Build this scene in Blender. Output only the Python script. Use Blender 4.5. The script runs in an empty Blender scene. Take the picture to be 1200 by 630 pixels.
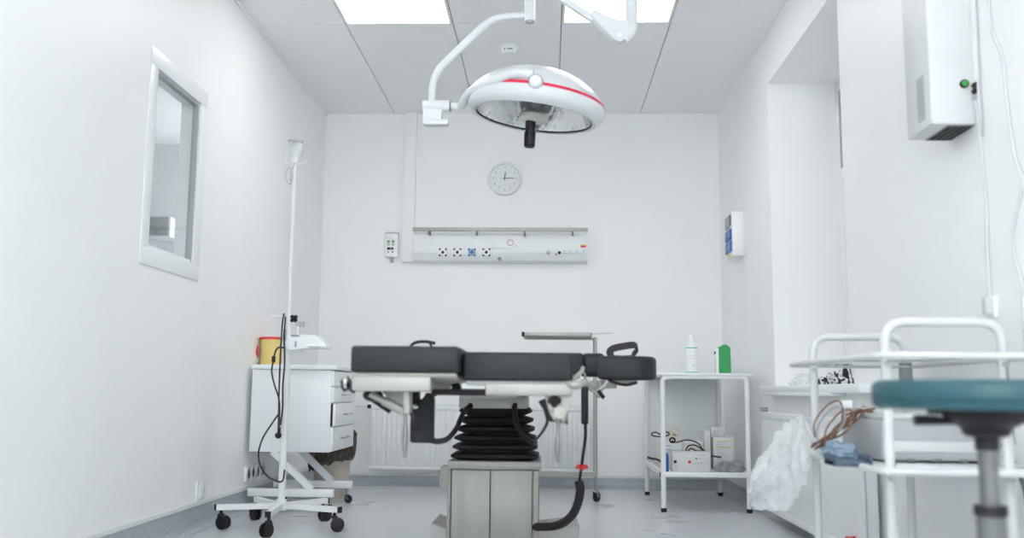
import bpy, bmesh, math, random
from mathutils import Vector, Matrix
random.seed(7)
SC = bpy.context.scene
COL = SC.collection
PI = math.pi
# ------------------------------------------------------------------ camera
F = 1100.0
EYE = Vector((0, 0, 0.655))
yd = Vector((41, -144.5, -F)).normalized()          # room +Y seen from the camera
zd = Vector((80.3, 8396.0, -F)); zd = (zd - yd * zd.dot(yd)).normalized()
xd = yd.cross(zd)
RWC = Matrix((xd, yd, zd)).transposed()              # world -> camera
RCW = RWC.transposed()
cam = bpy.data.cameras.new('camera'); camo = bpy.data.objects.new('camera', cam); COL.objects.link(camo)
camo.matrix_world = Matrix.Translation(EYE) @ RCW.to_4x4()
cam.sensor_width = 36; cam.lens = 36 * F / 1200
cam.clip_start = 0.05; cam.clip_end = 60
cam.dof.use_dof = True; cam.dof.focus_distance = 5.4; cam.dof.aperture_fstop = 2.6
SC.camera = camo

def ray(px, py): return RCW @ Vector((px - 600, 315 - py, -F))
def P(px, py, Y):
    d = ray(px, py); return EYE + d * (Y / d.y)
def PXx(px, py, X):
    d = ray(px, py); return EYE + d * (X / d.x)
def PZ(px, py, Z):
    d = ray(px, py); return EYE + d * ((Z - EYE.z) / d.z)

# ------------------------------------------------------------------ materials
def mat(name, col, rough=0.5, metal=0.0, noise=0.0, nscale=20, bump=0.0, emis=None, es=0, spec=0.5, trans=0, coat=0, alpha=None, stretch=None):
    m = bpy.data.materials.new(name); m.use_nodes = True
    nt = m.node_tree; b = nt.nodes['Principled BSDF']
    b.inputs['Base Color'].default_value = (*col, 1)
    b.inputs['Roughness'].default_value = rough
    b.inputs['Metallic'].default_value = metal
    b.inputs['Specular IOR Level'].default_value = spec
    b.inputs['Transmission Weight'].default_value = trans
    b.inputs['Coat Weight'].default_value = coat
    if emis:
        b.inputs['Emission Color'].default_value = (*emis, 1); b.inputs['Emission Strength'].default_value = es
    if alpha is not None: b.inputs['Alpha'].default_value = alpha
    if noise or bump:
        tc = nt.nodes.new('ShaderNodeTexCoord'); mp = nt.nodes.new('ShaderNodeMapping')
        nt.links.new(tc.outputs['Object'], mp.inputs['Vector'])
        if stretch: mp.inputs['Scale'].default_value = stretch
        n = nt.nodes.new('ShaderNodeTexNoise'); n.inputs['Scale'].default_value = nscale; n.inputs['Detail'].default_value = 4
        nt.links.new(mp.outputs['Vector'], n.inputs['Vector'])
        if noise:
            r = nt.nodes.new('ShaderNodeValToRGB')
            r.color_ramp.elements[0].position = 0.3; r.color_ramp.elements[1].position = 0.7
            r.color_ramp.elements[0].color = (*[c * (1 - noise) for c in col], 1)
            r.color_ramp.elements[1].color = (*[min(1, c * (1 + noise)) for c in col], 1)
            nt.links.new(n.outputs['Fac'], r.inputs['Fac']); nt.links.new(r.outputs['Color'], b.inputs['Base Color'])
        if bump:
            bp = nt.nodes.new('ShaderNodeBump'); bp.inputs['Strength'].default_value = bump; bp.inputs['Distance'].default_value = 0.01
            nt.links.new(n.outputs['Fac'], bp.inputs['Height']); nt.links.new(bp.outputs['Normal'], b.inputs['Normal'])
    return m

WALL = (0.903, 0.908, 0.910)
M = {}
M['wall'] = mat('wall_paint', WALL, 0.42, noise=0.008, nscale=3, bump=0.01)
M['wall_trim'] = mat('trim_paint', (0.74, 0.76, 0.76), 0.45, noise=0.01, nscale=8)
M['ceil'] = mat('ceiling_tile', (0.903, 0.908, 0.911), 0.7, noise=0.01, nscale=6)
M['joint'] = mat('ceiling_joint', (0.45, 0.47, 0.49), 0.8, noise=0.02)
M['white'] = mat('white_lacquer', (0.84, 0.865, 0.88), 0.32, noise=0.008, nscale=6)
M['whitemetal'] = mat('white_powder_coat', (0.84, 0.86, 0.87), 0.35, noise=0.01, nscale=15)
M['plastic'] = mat('white_plastic', (0.86, 0.88, 0.89), 0.35, noise=0.008, nscale=9)
M['greyplastic'] = mat('grey_plastic', (0.42, 0.44, 0.46), 0.45, noise=0.03)
M['midgrey'] = mat('mid_grey', (0.2, 0.21, 0.22), 0.5, noise=0.03)
M['beigeplastic'] = mat('cream_plastic', (0.72, 0.70, 0.64), 0.4, noise=0.02)
M['steel'] = mat('brushed_steel', (0.44, 0.435, 0.42), 0.5, 0.6, noise=0.05, nscale=30, stretch=(1, 1, 0.08))
M['satin'] = mat('satin_steel', (0.40, 0.392, 0.365), 0.5, 0.4, noise=0.03, nscale=20)
M['devgrey'] = mat('device_grey', (0.42, 0.435, 0.45), 0.45, noise=0.02)
M['tube'] = mat('grey_white_tube', (0.66, 0.67, 0.675), 0.4, noise=0.01, nscale=15)
M['leversteel'] = mat('lever_steel', (0.24, 0.235, 0.225), 0.45, 0.5, noise=0.05)
M['smoked'] = mat('smoked_steel', (0.20, 0.205, 0.21), 0.38, 0.7, noise=0.04)
M['chrome'] = mat('chrome', (0.5, 0.5, 0.5), 0.2, 1.0, noise=0.02)
M['leather'] = mat('black_vinyl', (0.016, 0.019, 0.024), 0.5, spec=0.35, noise=0.08, nscale=60, bump=0.06)
M['rubber'] = mat('black_rubber', (0.027, 0.024, 0.029), 0.6, spec=0.25, noise=0.1, nscale=40)
M['black'] = mat('black_plastic', (0.022, 0.019, 0.024), 0.45, spec=0.25, noise=0.08)
M['darkgrey'] = mat('dark_grey_plastic', (0.024, 0.024, 0.028), 0.5, spec=0.25, noise=0.05)
M['cable'] = mat('dark_cable', (0.022, 0.018, 0.032), 0.45, noise=0.05)
M['teal'] = mat('teal_vinyl', (0.014, 0.08, 0.10), 0.42, noise=0.06, nscale=14, bump=0.04)
M['red'] = mat('red_plastic', (0.72, 0.03, 0.04), 0.35, noise=0.04)
M['stripe'] = mat('red_band', (0.80, 0.03, 0.09), 0.35, noise=0.02)
M['yellow'] = mat('yellow_plastic', (0.78, 0.62, 0.22), 0.4, noise=0.03)
M['green'] = mat('green_plastic', (0.035, 0.33, 0.10), 0.4, noise=0.04)
M['greenlamp'] = mat('green_button', (0.05, 0.35, 0.07), 0.3, noise=0.02)
M['tealink'] = mat('teal_print', (0.12, 0.55, 0.42), 0.5, noise=0.02)
M['blue'] = mat('blue_plastic', (0.035, 0.13, 0.45), 0.4, noise=0.04)
M['navy'] = mat('navy_plastic', (0.07, 0.10, 0.155), 0.45, noise=0.04)
M['paleblue'] = mat('pale_blue', (0.26, 0.36, 0.46), 0.5, noise=0.06)
M['yellowink'] = mat('yellow_print', (0.75, 0.62, 0.12), 0.5, noise=0.02)
M['ink'] = mat('grey_print', (0.30, 0.32, 0.34), 0.5, noise=0.02)
M['paleink'] = mat('pale_print', (0.46, 0.48, 0.50), 0.5, noise=0.02)
M['beige'] = mat('beige_bin', (0.58, 0.53, 0.44), 0.5, noise=0.03, nscale=8)
M['brownwire'] = mat('brown_wire', (0.20, 0.10, 0.055), 0.45, noise=0.1)
M['cardboard'] = mat('white_carton', (0.76, 0.77, 0.78), 0.6, noise=0.02)
M['cord'] = mat('pale_cord', (0.62, 0.64, 0.66), 0.5, noise=0.02)
M['vinylcove'] = mat('skirting_vinyl', (0.41, 0.445, 0.48), 0.4, noise=0.16, nscale=120)
M['glow'] = mat('lamp_diffuser', (0.9, 0.9, 0.9), 0.5, noise=0.005, emis=(1, 0.985, 0.97), es=4.2)

def floor_mat():
    m = bpy.data.materials.new('floor_vinyl'); m.use_nodes = True; nt = m.node_tree; b = nt.nodes['Principled BSDF']
    tc = nt.nodes.new('ShaderNodeTexCoord')
    n1 = nt.nodes.new('ShaderNodeTexNoise'); n1.inputs['Scale'].default_value = 140; n1.inputs['Detail'].default_value = 3
    n2 = nt.nodes.new('ShaderNodeTexNoise'); n2.inputs['Scale'].default_value = 3; n2.inputs['Detail'].default_value = 5
    for n in (n1, n2): nt.links.new(tc.outputs['Object'], n.inputs['Vector'])
    mx = nt.nodes.new('ShaderNodeMath'); mx.operation = 'MULTIPLY_ADD'; mx.inputs[1].default_value = 0.12
    nt.links.new(n2.outputs['Fac'], mx.inputs[0]); nt.links.new(n1.outputs['Fac'], mx.inputs[2])
    r = nt.nodes.new('ShaderNodeValToRGB')
    r.color_ramp.elements[0].position = 0.38; r.color_ramp.elements[0].color = (0.56, 0.585, 0.615, 1)
    r.color_ramp.elements[1].position = 0.72; r.color_ramp.elements[1].color = (0.63, 0.655, 0.68, 1)
    nt.links.new(mx.outputs[0], r.inputs['Fac']); nt.links.new(r.outputs['Color'], b.inputs['Base Color'])
    rr = nt.nodes.new('ShaderNodeMapRange'); rr.inputs['To Min'].default_value = 0.26; rr.inputs['To Max'].default_value = 0.30; b.inputs['Specular IOR Level'].default_value = 0.8
    nt.links.new(n2.outputs['Fac'], rr.inputs['Value']); nt.links.new(rr.outputs[0], b.inputs['Roughness'])
    return m
M['floor'] = floor_mat()

def glass_mat(name, tint=(0.95, 0.97, 0.97), refl=0.5):
    m = bpy.data.materials.new(name); m.use_nodes = True; nt = m.node_tree
    for n in list(nt.nodes): nt.nodes.remove(n)
    o = nt.nodes.new('ShaderNodeOutputMaterial'); mix = nt.nodes.new('ShaderNodeMixShader')
    t = nt.nodes.new('ShaderNodeBsdfTransparent'); t.inputs[0].default_value = (*tint, 1)
    g = nt.nodes.new('ShaderNodeBsdfGlossy'); g.inputs['Roughness'].default_value = 0.02
    fr = nt.nodes.new('ShaderNodeFresnel'); fr.inputs['IOR'].default_value = 1.45
    ge = nt.nodes.new('ShaderNodeNewGeometry'); inv = nt.nodes.new('ShaderNodeMath'); inv.operation = 'SUBTRACT'; inv.inputs[0].default_value = 1
    mul = nt.nodes.new('ShaderNodeMath'); mul.operation = 'MULTIPLY'          # no total reflection on the far face of a thin pane
    nt.links.new(ge.outputs['Backfacing'], inv.inputs[1]); nt.links.new(inv.outputs[0], mul.inputs[0]); nt.links.new(fr.outputs[0], mul.inputs[1])
    nt.links.new(mul.outputs[0], mix.inputs[0]); nt.links.new(t.outputs[0], mix.inputs[1]); nt.links.new(g.outputs[0], mix.inputs[2])
    nt.links.new(mix.outputs[0], o.inputs[0]); return m
M['glass'] = glass_mat('window_glass')
M['clearglass'] = glass_mat('clear_cover', (0.99, 0.992, 0.992))
M['dimglass'] = glass_mat('daylight_dimming_glass', (0.25, 0.255, 0.26))  # tint added to hold back the daylight at the right window

def film_mat(name, col, op, trans_amt=0.5, scale=25):
    """crumpled thin plastic film: part transparent, part diffuse/translucent"""
    m = bpy.data.materials.new(name); m.use_nodes = True; nt = m.node_tree
    for n in list(nt.nodes): nt.nodes.remove(n)
    o = nt.nodes.new('ShaderNodeOutputMaterial')
    p = nt.nodes.new('ShaderNodeBsdfPrincipled'); p.inputs['Base Color'].default_value = (*col, 1); p.inputs['Roughness'].default_value = 0.25
    tr = nt.nodes.new('ShaderNodeBsdfTranslucent'); tr.inputs[0].default_value = (*col, 1)
    mm = nt.nodes.new('ShaderNodeMixShader'); mm.inputs[0].default_value = trans_amt
    nt.links.new(p.outputs[0], mm.inputs[1]); nt.links.new(tr.outputs[0], mm.inputs[2])
    t = nt.nodes.new('ShaderNodeBsdfTransparent')
    tc = nt.nodes.new('ShaderNodeTexCoord'); n = nt.nodes.new('ShaderNodeTexNoise'); n.inputs['Scale'].default_value = scale; n.inputs['Detail'].default_value = 5
    nt.links.new(tc.outputs['Object'], n.inputs['Vector'])
    bp = nt.nodes.new('ShaderNodeBump'); bp.inputs['Strength'].default_value = 0.3; bp.inputs['Distance'].default_value = 0.02
    nt.links.new(n.outputs['Fac'], bp.inputs['Height']); nt.links.new(bp.outputs[0], p.inputs['Normal'])
    mr = nt.nodes.new('ShaderNodeMapRange'); mr.inputs['From Min'].default_value = 0.3; mr.inputs['From Max'].default_value = 0.7
    mr.inputs['To Min'].default_value = max(0, op - 0.2); mr.inputs['To Max'].default_value = min(1, op + 0.2)
    nt.links.new(n.outputs['Fac'], mr.inputs['Value'])
    f = nt.nodes.new('ShaderNodeMixShader'); nt.links.new(mr.outputs[0], f.inputs[0])
    nt.links.new(t.outputs[0], f.inputs[1]); nt.links.new(mm.outputs[0], f.inputs[2]); nt.links.new(f.outputs[0], o.inputs[0])
    return m
M['bagfilm'] = film_mat('clear_bag_film', (0.88, 0.90, 0.91), 0.5, 0.5, 7)
M['clearfilm'] = film_mat('grey_clear_film', (0.45, 0.46, 0.48), 0.7, 0.3, 60)
M['darkfilm'] = film_mat('brown_bag_film', (0.085, 0.07, 0.06), 0.9, 0.25, 40)
M['milky'] = film_mat('milky_plastic', (0.84, 0.87, 0.89), 0.6, 0.5, 10)

def reflector_mat():
    m = bpy.data.materials.new('mirror_reflector'); m.use_nodes = True; nt = m.node_tree; b = nt.nodes['Principled BSDF']
    b.inputs['Base Color'].default_value = (0.86, 0.87, 0.88, 1); b.inputs['Metallic'].default_value = 0.9; b.inputs['Roughness'].default_value = 0.17
    tc = nt.nodes.new('ShaderNodeTexCoord'); w = nt.nodes.new('ShaderNodeTexVoronoi'); w.inputs['Scale'].default_value = 28
    nt.links.new(tc.outputs['Object'], w.inputs['Vector'])
    bp = nt.nodes.new('ShaderNodeBump'); bp.inputs['Strength'].default_value = 0.25; bp.inputs['Distance'].default_value = 0.01
    nt.links.new(w.outputs['Distance'], bp.inputs['Height']); nt.links.new(bp.outputs[0], b.inputs['Normal']); return m
M['reflector'] = reflector_mat()
M['lampwhite'] = mat('lamp_enamel', (0.74, 0.765, 0.78), 0.3, noise=0.008, nscale=6)

def cloth_mat():
    m = bpy.data.materials.new('striped_cloth'); m.use_nodes = True; nt = m.node_tree; b = nt.nodes['Principled BSDF']
    b.inputs['Roughness'].default_value = 0.8
    tc = nt.nodes.new('ShaderNodeTexCoord'); w = nt.nodes.new('ShaderNodeTexWave'); w.inputs['Scale'].default_value = 14; w.inputs['Distortion'].default_value = 9
    w.inputs['Detail Scale'].default_value = 1.5
    nt.links.new(tc.outputs['Object'], w.inputs['Vector'])
    r = nt.nodes.new('ShaderNodeValToRGB'); r.color_ramp.interpolation = 'CONSTANT'
    r.color_ramp.elements[0].color = (0.02, 0.017, 0.03, 1); r.color_ramp.elements[1].position = 0.5; r.color_ramp.elements[1].color = (0.72, 0.73, 0.76, 1)
    nt.links.new(w.outputs['Fac'], r.inputs['Fac']); nt.links.new(r.outputs[0], b.inputs['Base Color']); return m
M['cloth'] = cloth_mat()

# ------------------------------------------------------------------ mesh builder
def catmull(pts, n=8):
    pts = [Vector(p) for p in pts]
    if len(pts) < 3: return pts
    ext = [pts[0] * 2 - pts[1]] + pts + [pts[-1] * 2 - pts[-2]]
    out = []
    for i in range(1, len(ext) - 2):
        a, b, c, d = ext[i - 1:i + 3]
        for k in range(n):
            t = k / n
            out.append(0.5 * ((2 * b) + (c - a) * t + (2 * a - 5 * b + 4 * c - d) * t * t + (3 * b - a - 3 * c + d) * t ** 3))
    out.append(pts[-1]); return out

def fillet(pts, r, n=6):
    """polyline with rounded corners"""
    pts = [Vector(p) for p in pts]; out = [pts[0]]
    for i in range(1, len(pts) - 1):
        a, b, c = pts[i - 1:i + 2]
        d1, d2 = (a - b), (c - b); rr = min(r, d1.length * 0.49, d2.length * 0.49)
        p, q = b + d1.normalized() * rr, b + d2.normalized() * rr
        for k in range(n + 1):
            t = k / n; out.append(p * (1 - t) ** 2 + b * 2 * t * (1 - t) + q * t * t)
    out.append(pts[-1]); return out

class B:
    def __init__(s): s.bm = bmesh.new()
    def _faces(s, geom_faces, mi):
        for f in geom_faces: f.material_index = mi
    def box(s, x0, x1, y0, y1, z0, z1, bev=0.0, seg=2, mi=0, M4=None):
        t = bmesh.new(); bmesh.ops.create_cube(t, size=1)
        for v in t.verts: v.co = Vector(((x0 + x1) / 2 + v.co.x * (x1 - x0), (y0 + y1) / 2 + v.co.y * (y1 - y0), (z0 + z1) / 2 + v.co.z * (z1 - z0)))
        if bev > 0:
            bev = min(bev, 0.49 * min(abs(x1 - x0), abs(y1 - y0), abs(z1 - z0)))
            bmesh.ops.bevel(t, geom=list(t.edges), offset=bev, segments=seg, affect='EDGES', profile=0.5)
        return s.merge(t, mi, M4)
    def merge(s, t, mi=0, M4=None):
        mp = {}
        for v in t.verts:
            co = M4 @ v.co if M4 is not None else v.co
            mp[v] = s.bm.verts.new(co)
        for f in t.faces:
            try:
                nf = s.bm.faces.new([mp[v] for v in f.verts]); nf.material_index = mi if mi is not None else f.material_index
            except ValueError: pass
        t.free(); return s
    def sweep(s, pts, rfun, n=12, closed=False, mi=0, cap=True, sec=None, up=None):
        pts = [Vector(p) for p in pts]; N = len(pts)
        rf = rfun if callable(rfun) else (lambda t: rfun)
        tans = []
        for i in range(N):
            a = pts[(i - 1) % N] if (closed or i > 0) else pts[i]; b = pts[(i + 1) % N] if (closed or i < N - 1) else pts[i]
            tans.append((b - a).normalized() if (b - a).length > 1e-9 else Vector((0, 0, 1)))
        if up is None: up = Vector((0, 0, 1)) if abs(tans[0].z) < 0.9 else Vector((0, 1, 0))
        nrm = (up - tans[0] * up.dot(tans[0])).normalized()
        rings = []
        for i in range(N):
            if i: nrm = (nrm - tans[i] * nrm.dot(tans[i])); nrm = nrm.normalized() if nrm.length > 1e-6 else Vector((1, 0, 0))
            bi = tans[i].cross(nrm); r = rf(i / max(1, N - 1)); ring = []
            if sec:
                for (u, w) in sec: ring.append(s.bm.verts.new(pts[i] + bi * u * r + nrm * w * r))
            else:
                for k in range(n):
                    a = 2 * PI * k / n; ring.append(s.bm.verts.new(pts[i] + (bi * math.cos(a) + nrm * math.sin(a)) * r))
            rings.append(ring)
        L = len(rings[0])
        for i in range(N if closed else N - 1):
            A, C = rings[i], rings[(i + 1) % N]
            for k in range(L):
                try: s.bm.faces.new((A[k], A[(k + 1) % L], C[(k + 1) % L], C[k])).material_index = mi
                except ValueError: pass
        if cap and not closed:
            for ring, rev in ((rings[0], True), (rings[-1], False)):
                try: s.bm.faces.new(list(reversed(ring)) if rev else ring).material_index = mi
                except ValueError: pass
        return s
    def tube(s, pts, r, n=12, mi=0, fil=0.0, smooth=0, closed=False):
        if fil: pts = fillet(pts, fil)
        if smooth: pts = catmull(pts, smooth)
        return s.sweep(pts, r, n=n, mi=mi, closed=closed)
    def cyl(s, p0, p1, r, r2=None, n=24, mi=0):
        r2 = r if r2 is None else r2
        return s.sweep([p0, p1], lambda t: r + (r2 - r) * t, n=n, mi=mi)
    def bar(s, p0, p1, w, h, mi=0, up=None):
        sec = [(-w / 2, -h / 2), (w / 2, -h / 2), (w / 2, h / 2), (-w / 2, h / 2)]
        return s.sweep([p0, p1], 1.0, mi=mi, sec=sec, up=up)
    def lathe(s, prof, c=(0, 0, 0), M4=None, n=32, mi=0, mis=None):
        rings = []
        Mx = M4 if M4 is not None else Matrix.Translation(Vector(c))
        for (r, z) in prof:
            if r < 1e-6: rings.append([s.bm.verts.new(Mx @ Vector((0, 0, z)))])
            else: rings.append([s.bm.verts.new(Mx @ Vector((r * math.cos(2 * PI * k / n), r * math.sin(2 * PI * k / n), z))) for k in range(n)])
        for i in range(len(rings) - 1):
            A, C = rings[i], rings[i + 1]; mm = mis[i] if mis else mi
            for k in range(n):
                k2 = (k + 1) % n
                if len(A) == 1 and len(C) == 1: continue
                if len(A) == 1: vs = (A[0], C[k2], C[k])
                elif len(C) == 1: vs = (A[k], A[k2], C[0])
                else: vs = (A[k], A[k2], C[k2], C[k])
                try: s.bm.faces.new(vs).material_index = mm
                except ValueError: pass
        return s
    def prism(s, poly, axis, a0, a1, mi=0, bev=0):
        """polygon (u,v) extruded along axis 'x','y','z' from a0 to a1"""
        t = bmesh.new()
        def co(u, v, a): return {'x': (a, u, v), 'y': (u, a, v), 'z': (u, v, a)}[axis]
        A = [t.verts.new(co(u, v, a0)) for u, v in poly]; C = [t.verts.new(co(u, v, a1)) for u, v in poly]
        t.faces.new(A); t.faces.new(list(reversed(C)))
        for k in range(len(poly)):
            k2 = (k + 1) % len(poly); t.faces.new((A[k2], A[k], C[k], C[k2]))
        bmesh.ops.recalc_face_normals(t, faces=list(t.faces))
        if bev: bmesh.ops.bevel(t, geom=list(t.edges), offset=bev, segments=2, affect='EDGES')
        return s.merge(t, mi)
    def ball(s, c, r, mi=0, sc=(1, 1, 1), seg=20):
        t = bmesh.new(); bmesh.ops.create_uvsphere(t, u_segments=seg, v_segments=seg // 2, radius=r)
        return s.merge(t, mi, Matrix.Translation(Vector(c)) @ Matrix.Diagonal((*sc, 1)))
    def quad(s, pts, mi=0):
        s.bm.faces.new([s.bm.verts.new(Vector(p)) for p in pts]).material_index = mi; return s

ROOT = {}
def obj(name, b, mats, parent=None, smooth=True, label=None):
    bm = b.bm
    bmesh.ops.recalc_face_normals(bm, faces=list(bm.faces))
    if parent is not None: base = ROOT[parent.name]
    else:
        lo = Vector([min(v.co[i] for v in bm.verts) for i in range(3)]); hi = Vector([max(v.co[i] for v in bm.verts) for i in range(3)])
        base = Vector(((lo.x + hi.x) / 2, (lo.y + hi.y) / 2, lo.z))
    for v in bm.verts: v.co -= base
    me = bpy.data.meshes.new(name); bm.to_mesh(me); bm.free()
    for m_ in (mats if isinstance(mats, (list, tuple)) else [mats]): me.materials.append(M[m_] if isinstance(m_, str) else m_)
    if smooth:
        me.polygons.foreach_set('use_smooth', [True] * len(me.polygons))
        try: me.set_sharp_from_angle(angle=math.radians(38))
        except Exception: pass
    o = bpy.data.objects.new(name, me); COL.objects.link(o)
    if parent is not None: o.parent = parent
    else: o.location = base
    ROOT[o.name] = base
    if label: o['label'] = label
    return o
def tag(o, label, cat, group=None):
    o['label'] = label; o['category'] = cat
    if group: o['group'] = group
    return o
def thing(name, label, cat, loc, group=None):
    o = bpy.data.objects.new(name, None); COL.objects.link(o); o.location = Vector(loc); o.empty_display_size = 0.1
    ROOT[o.name] = Vector(loc); return tag(o, label, cat, group)
def struct(name, b, mats, smooth=False):
    o = obj(name, b, mats, None, smooth); o['kind'] = 'structure'; return o

# ------------------------------------------------------------------ room
XL, XR, YB, YF, ZC = -1.636, 1.233, 6.67, -1.6, 2.676
struct('floor', B().box(XL - .1, XR + .6, YF - .1, YB + .1, -.1, 0), 'floor')
RY0, RY1, RZ0, RZ1, RXW = 3.886, 5.16, 0.67, 2.388, 1.61     # window recess in right wall
# ceiling: tiles with open joints under a dark slab
b = B(); b.box(XL - .1, XR + .6, YF - .1, YB + .1, ZC + .012, ZC + .1, mi=1)
xs = [XL - .02, -1.13, -0.53, 0.07, 0.67, XR + .02]
ys = [YB + .02, 4.97, 4.37, 3.17, 2.57, 1.37, 0.77, -0.43, YF - .02]
LIGHTS = [(i, j) for i in (1, 3) for j in (1, 5)]  # far row in view; unseen near row added to light the room
for i in range(5):
    for j in range(8):
        if (i, j) in LIGHTS: continue
        b.box(xs[i] + .003, xs[i + 1] - .003, ys[j + 1] + .003, ys[j] - .003, ZC, ZC + .02, bev=.002, seg=1)
struct('ceiling', b, ['ceil', 'joint'])
names = {(1, 1): 'bright square ceiling light panel, far one of the left row', (3, 1): 'bright square ceiling light panel, far one of the right row'}
for (i, j) in LIGHTS:
    side = 'left' if i == 1 else 'right'
    lab = names.get((i, j), 'square ceiling light panel of the %s row, %s' % (side, 'above the foot of the table' if j == 3 else 'unseen, added nearer the front wall to light the room'))
    t = thing('ceiling_light', lab, 'ceiling light', ((xs[i] + xs[i + 1]) / 2, (ys[j] + ys[j + 1]) / 2, ZC), 'ceiling light panels')
    x0, x1, y0, y1 = xs[i] + .004, xs[i + 1] - .004, ys[j + 1] + .004, ys[j] - .004
    b = B(); w = .014
    for (a0, a1, c0, c1) in ((x0, x1, y0, y0 + w), (x0, x1, y1 - w, y1), (x0, x0 + w, y0 + w, y1 - w), (x1 - w, x1, y0 + w, y1 - w)): b.box(a0, a1, c0, c1, ZC - .004, ZC + .012)
    obj('frame', b, 'whitemetal', t, False)
    obj('diffuser', B().box(x0 + w, x1 - w, y0 + w, y1 - w, ZC - .001, ZC + .012), 'glow', t, False)

# left wall with an interior window
LY0, LY1, LZ0, LZ1 = 3.735, 4.225, 1.228, 1.985
b = B(); x0, x1 = XL - .09, XL
b.box(x0, x1, YF, LY0, 0, ZC + .02); b.box(x0, x1, LY1, YB + .1, 0, ZC + .02)
b.box(x0, x1, LY0, LY1, 0, LZ0); b.box(x0, x1, LY0, LY1, LZ1, ZC + .02)
struct('wall_left', b, 'wall')
zt = .655 - .541
struct('trim_1', B().box(XL, XL + .010, YF, YB, zt, zt + .022, bev=.003), 'wall_trim')
struct('wall_back', B().box(XL - .1, XR + .6, YB, YB + .1, 0, ZC + .02), 'wall')
FX0, FX1, FZ0, FZ1 = -0.95, 0.65, 0.85, 2.62  # opening for the added window behind the camera
b = B(); b.box(XL - .1, FX0, YF - .1, YF, 0, ZC + .02); b.box(FX1, XR + .6, YF - .1, YF, 0, ZC + .02)
b.box(FX0, FX1, YF - .1, YF, 0, FZ0); b.box(FX0, FX1, YF - .1, YF, FZ1, ZC + .02); struct('wall_front', b, 'wall')
b = B()
b.box(XR, XR + .55, RY1, YB + .1, 0, ZC + .02); b.box(XR, XR + .55, YF, RY0, 0, ZC + .02)
b.box(XR, XR + .55, RY0, RY1, 0, RZ0); b.box(XR, XR + .55, RY0, RY1, RZ1, ZC + .02)
struct('wall_right', b, 'wall')
# coved skirting
def cove(h, t): return [(0, h), (.004, h), (.006, t * 1.0), (.012, t * .45), (t * .6, .008), (t, .003), (t, 0), (0, 0)]
b = B(); b.prism([(XL + u, v) for u, v in cove(zt, .035)], 'y', YF, YB); struct('baseboard_left', b, 'vinylcove')
b = B(); b.prism([(YB - u, v) for u, v in cove(.068, .05)], 'x', XL + .02, P(708, 565, YB).x)
b.prism([(YB - u * 1.5 - (.01 if u > 0 else 0), v) for u, v in cove(.07, .045)], 'x', P(708, 565, YB).x, XR); struct('baseboard_back', b, 'vinylcove')
b = B(); b.prism([(XR - u, v) for u, v in cove(.075, .04)], 'y', YF, YB); struct('baseboard_right', b, 'vinylcove')
struct('trim_2', B().box(XL + .01, XR, YB - .009, YB, .068, .086, bev=.003), 'wall_trim')
# faint cavity seam along the left of the ceiling
struct('trim_3', B().box(XL, XL + .012, YF, YB, ZC - .018, ZC - .001, bev=.004), 'wall')

# interior window (left)
w1 = bpy.data.objects.new('window_1', None); COL.objects.link(w1); w1.location = (XL, (LY0 + LY1) / 2, LZ0); w1['kind'] = 'structure'; ROOT['window_1'] = w1.location.copy()
b = B(); c = .075; e = .006
for (a0, a1, z0, z1) in ((LY0 - c, LY1 + c, LZ1, LZ1 + c), (LY0 - c, LY1 + c, LZ0 - c, LZ0), (LY0 - c, LY0, LZ0, LZ1), (LY1, LY1 + c, LZ0, LZ1)):
    b.box(XL, XL + .006, a0, a1, z0, z1, bev=.003)
obj('window_frame', b, 'white', w1)
b = B(); g = .014
for (a0, a1, z0, z1) in ((LY0, LY1, LZ1 - g, LZ1), (LY1 - g, LY1, LZ0, LZ1 - g)):
    b.box(XL - .03, XL - .004, a0, a1, z0, z1)
for (a0, a1, z0, z1) in ((LY0, LY1 - g, LZ0, LZ0 + g), (LY0, LY0 + g, LZ0 + g, LZ1 - g)):
    b.box(XL - .05, XL - .004, a0, a1, z0, z1, mi=1)
obj('gasket', b, ['greyplastic', 'white'], w1, False)
obj('glass_pane', B().box(XL - .022, XL - .018, LY0 + g, LY1 - g, LZ0 + g, LZ1 - g), 'glass', w1, False)
# adjoining room seen through it
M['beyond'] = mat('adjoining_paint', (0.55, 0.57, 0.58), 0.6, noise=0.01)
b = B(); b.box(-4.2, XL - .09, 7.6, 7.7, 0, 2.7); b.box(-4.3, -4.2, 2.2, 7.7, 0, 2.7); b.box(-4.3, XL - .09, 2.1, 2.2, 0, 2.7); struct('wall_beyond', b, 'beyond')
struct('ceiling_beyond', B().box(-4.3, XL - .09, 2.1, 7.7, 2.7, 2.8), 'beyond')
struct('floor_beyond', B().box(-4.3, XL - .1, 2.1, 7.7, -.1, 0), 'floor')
for k, ly in enumerate((3.6, 5.6)):  # panels added to brighten the adjoining room
    t = thing('ceiling_light', 'ceiling light panel added to brighten the adjoining room beyond the interior window, ' + ('nearer one' if k == 0 else 'farther one'), 'ceiling light', (-2.9, ly, 2.69), 'added lights of the adjoining room')
    obj('frame', B().box(-3.22, -2.58, ly - .32, ly + .32, 2.685, 2.7, bev=.004), 'whitemetal', t); obj('diffuser', B().box(-3.2, -2.6, ly - .3, ly + .3, 2.680, 2.6855), 'glow', t, False)
pa, pb = P(170, 253, 7.3), P(199, 277, 7.3)
t = thing('wall_cupboard', 'small grey wall box seen through the interior window', 'cupboard', ((pa.x + pb.x) / 2, 7.45, pb.z))
obj('body', B().box(pa.x, pb.x, 7.3, 7.6, pb.z, pa.z, bev=.006), 'greyplastic', t)
obj('door', B().box(pa.x + .01, pb.x - .01, 7.285, 7.3, pb.z + .01, pa.z - .01, bev=.004), 'midgrey', t)

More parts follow.
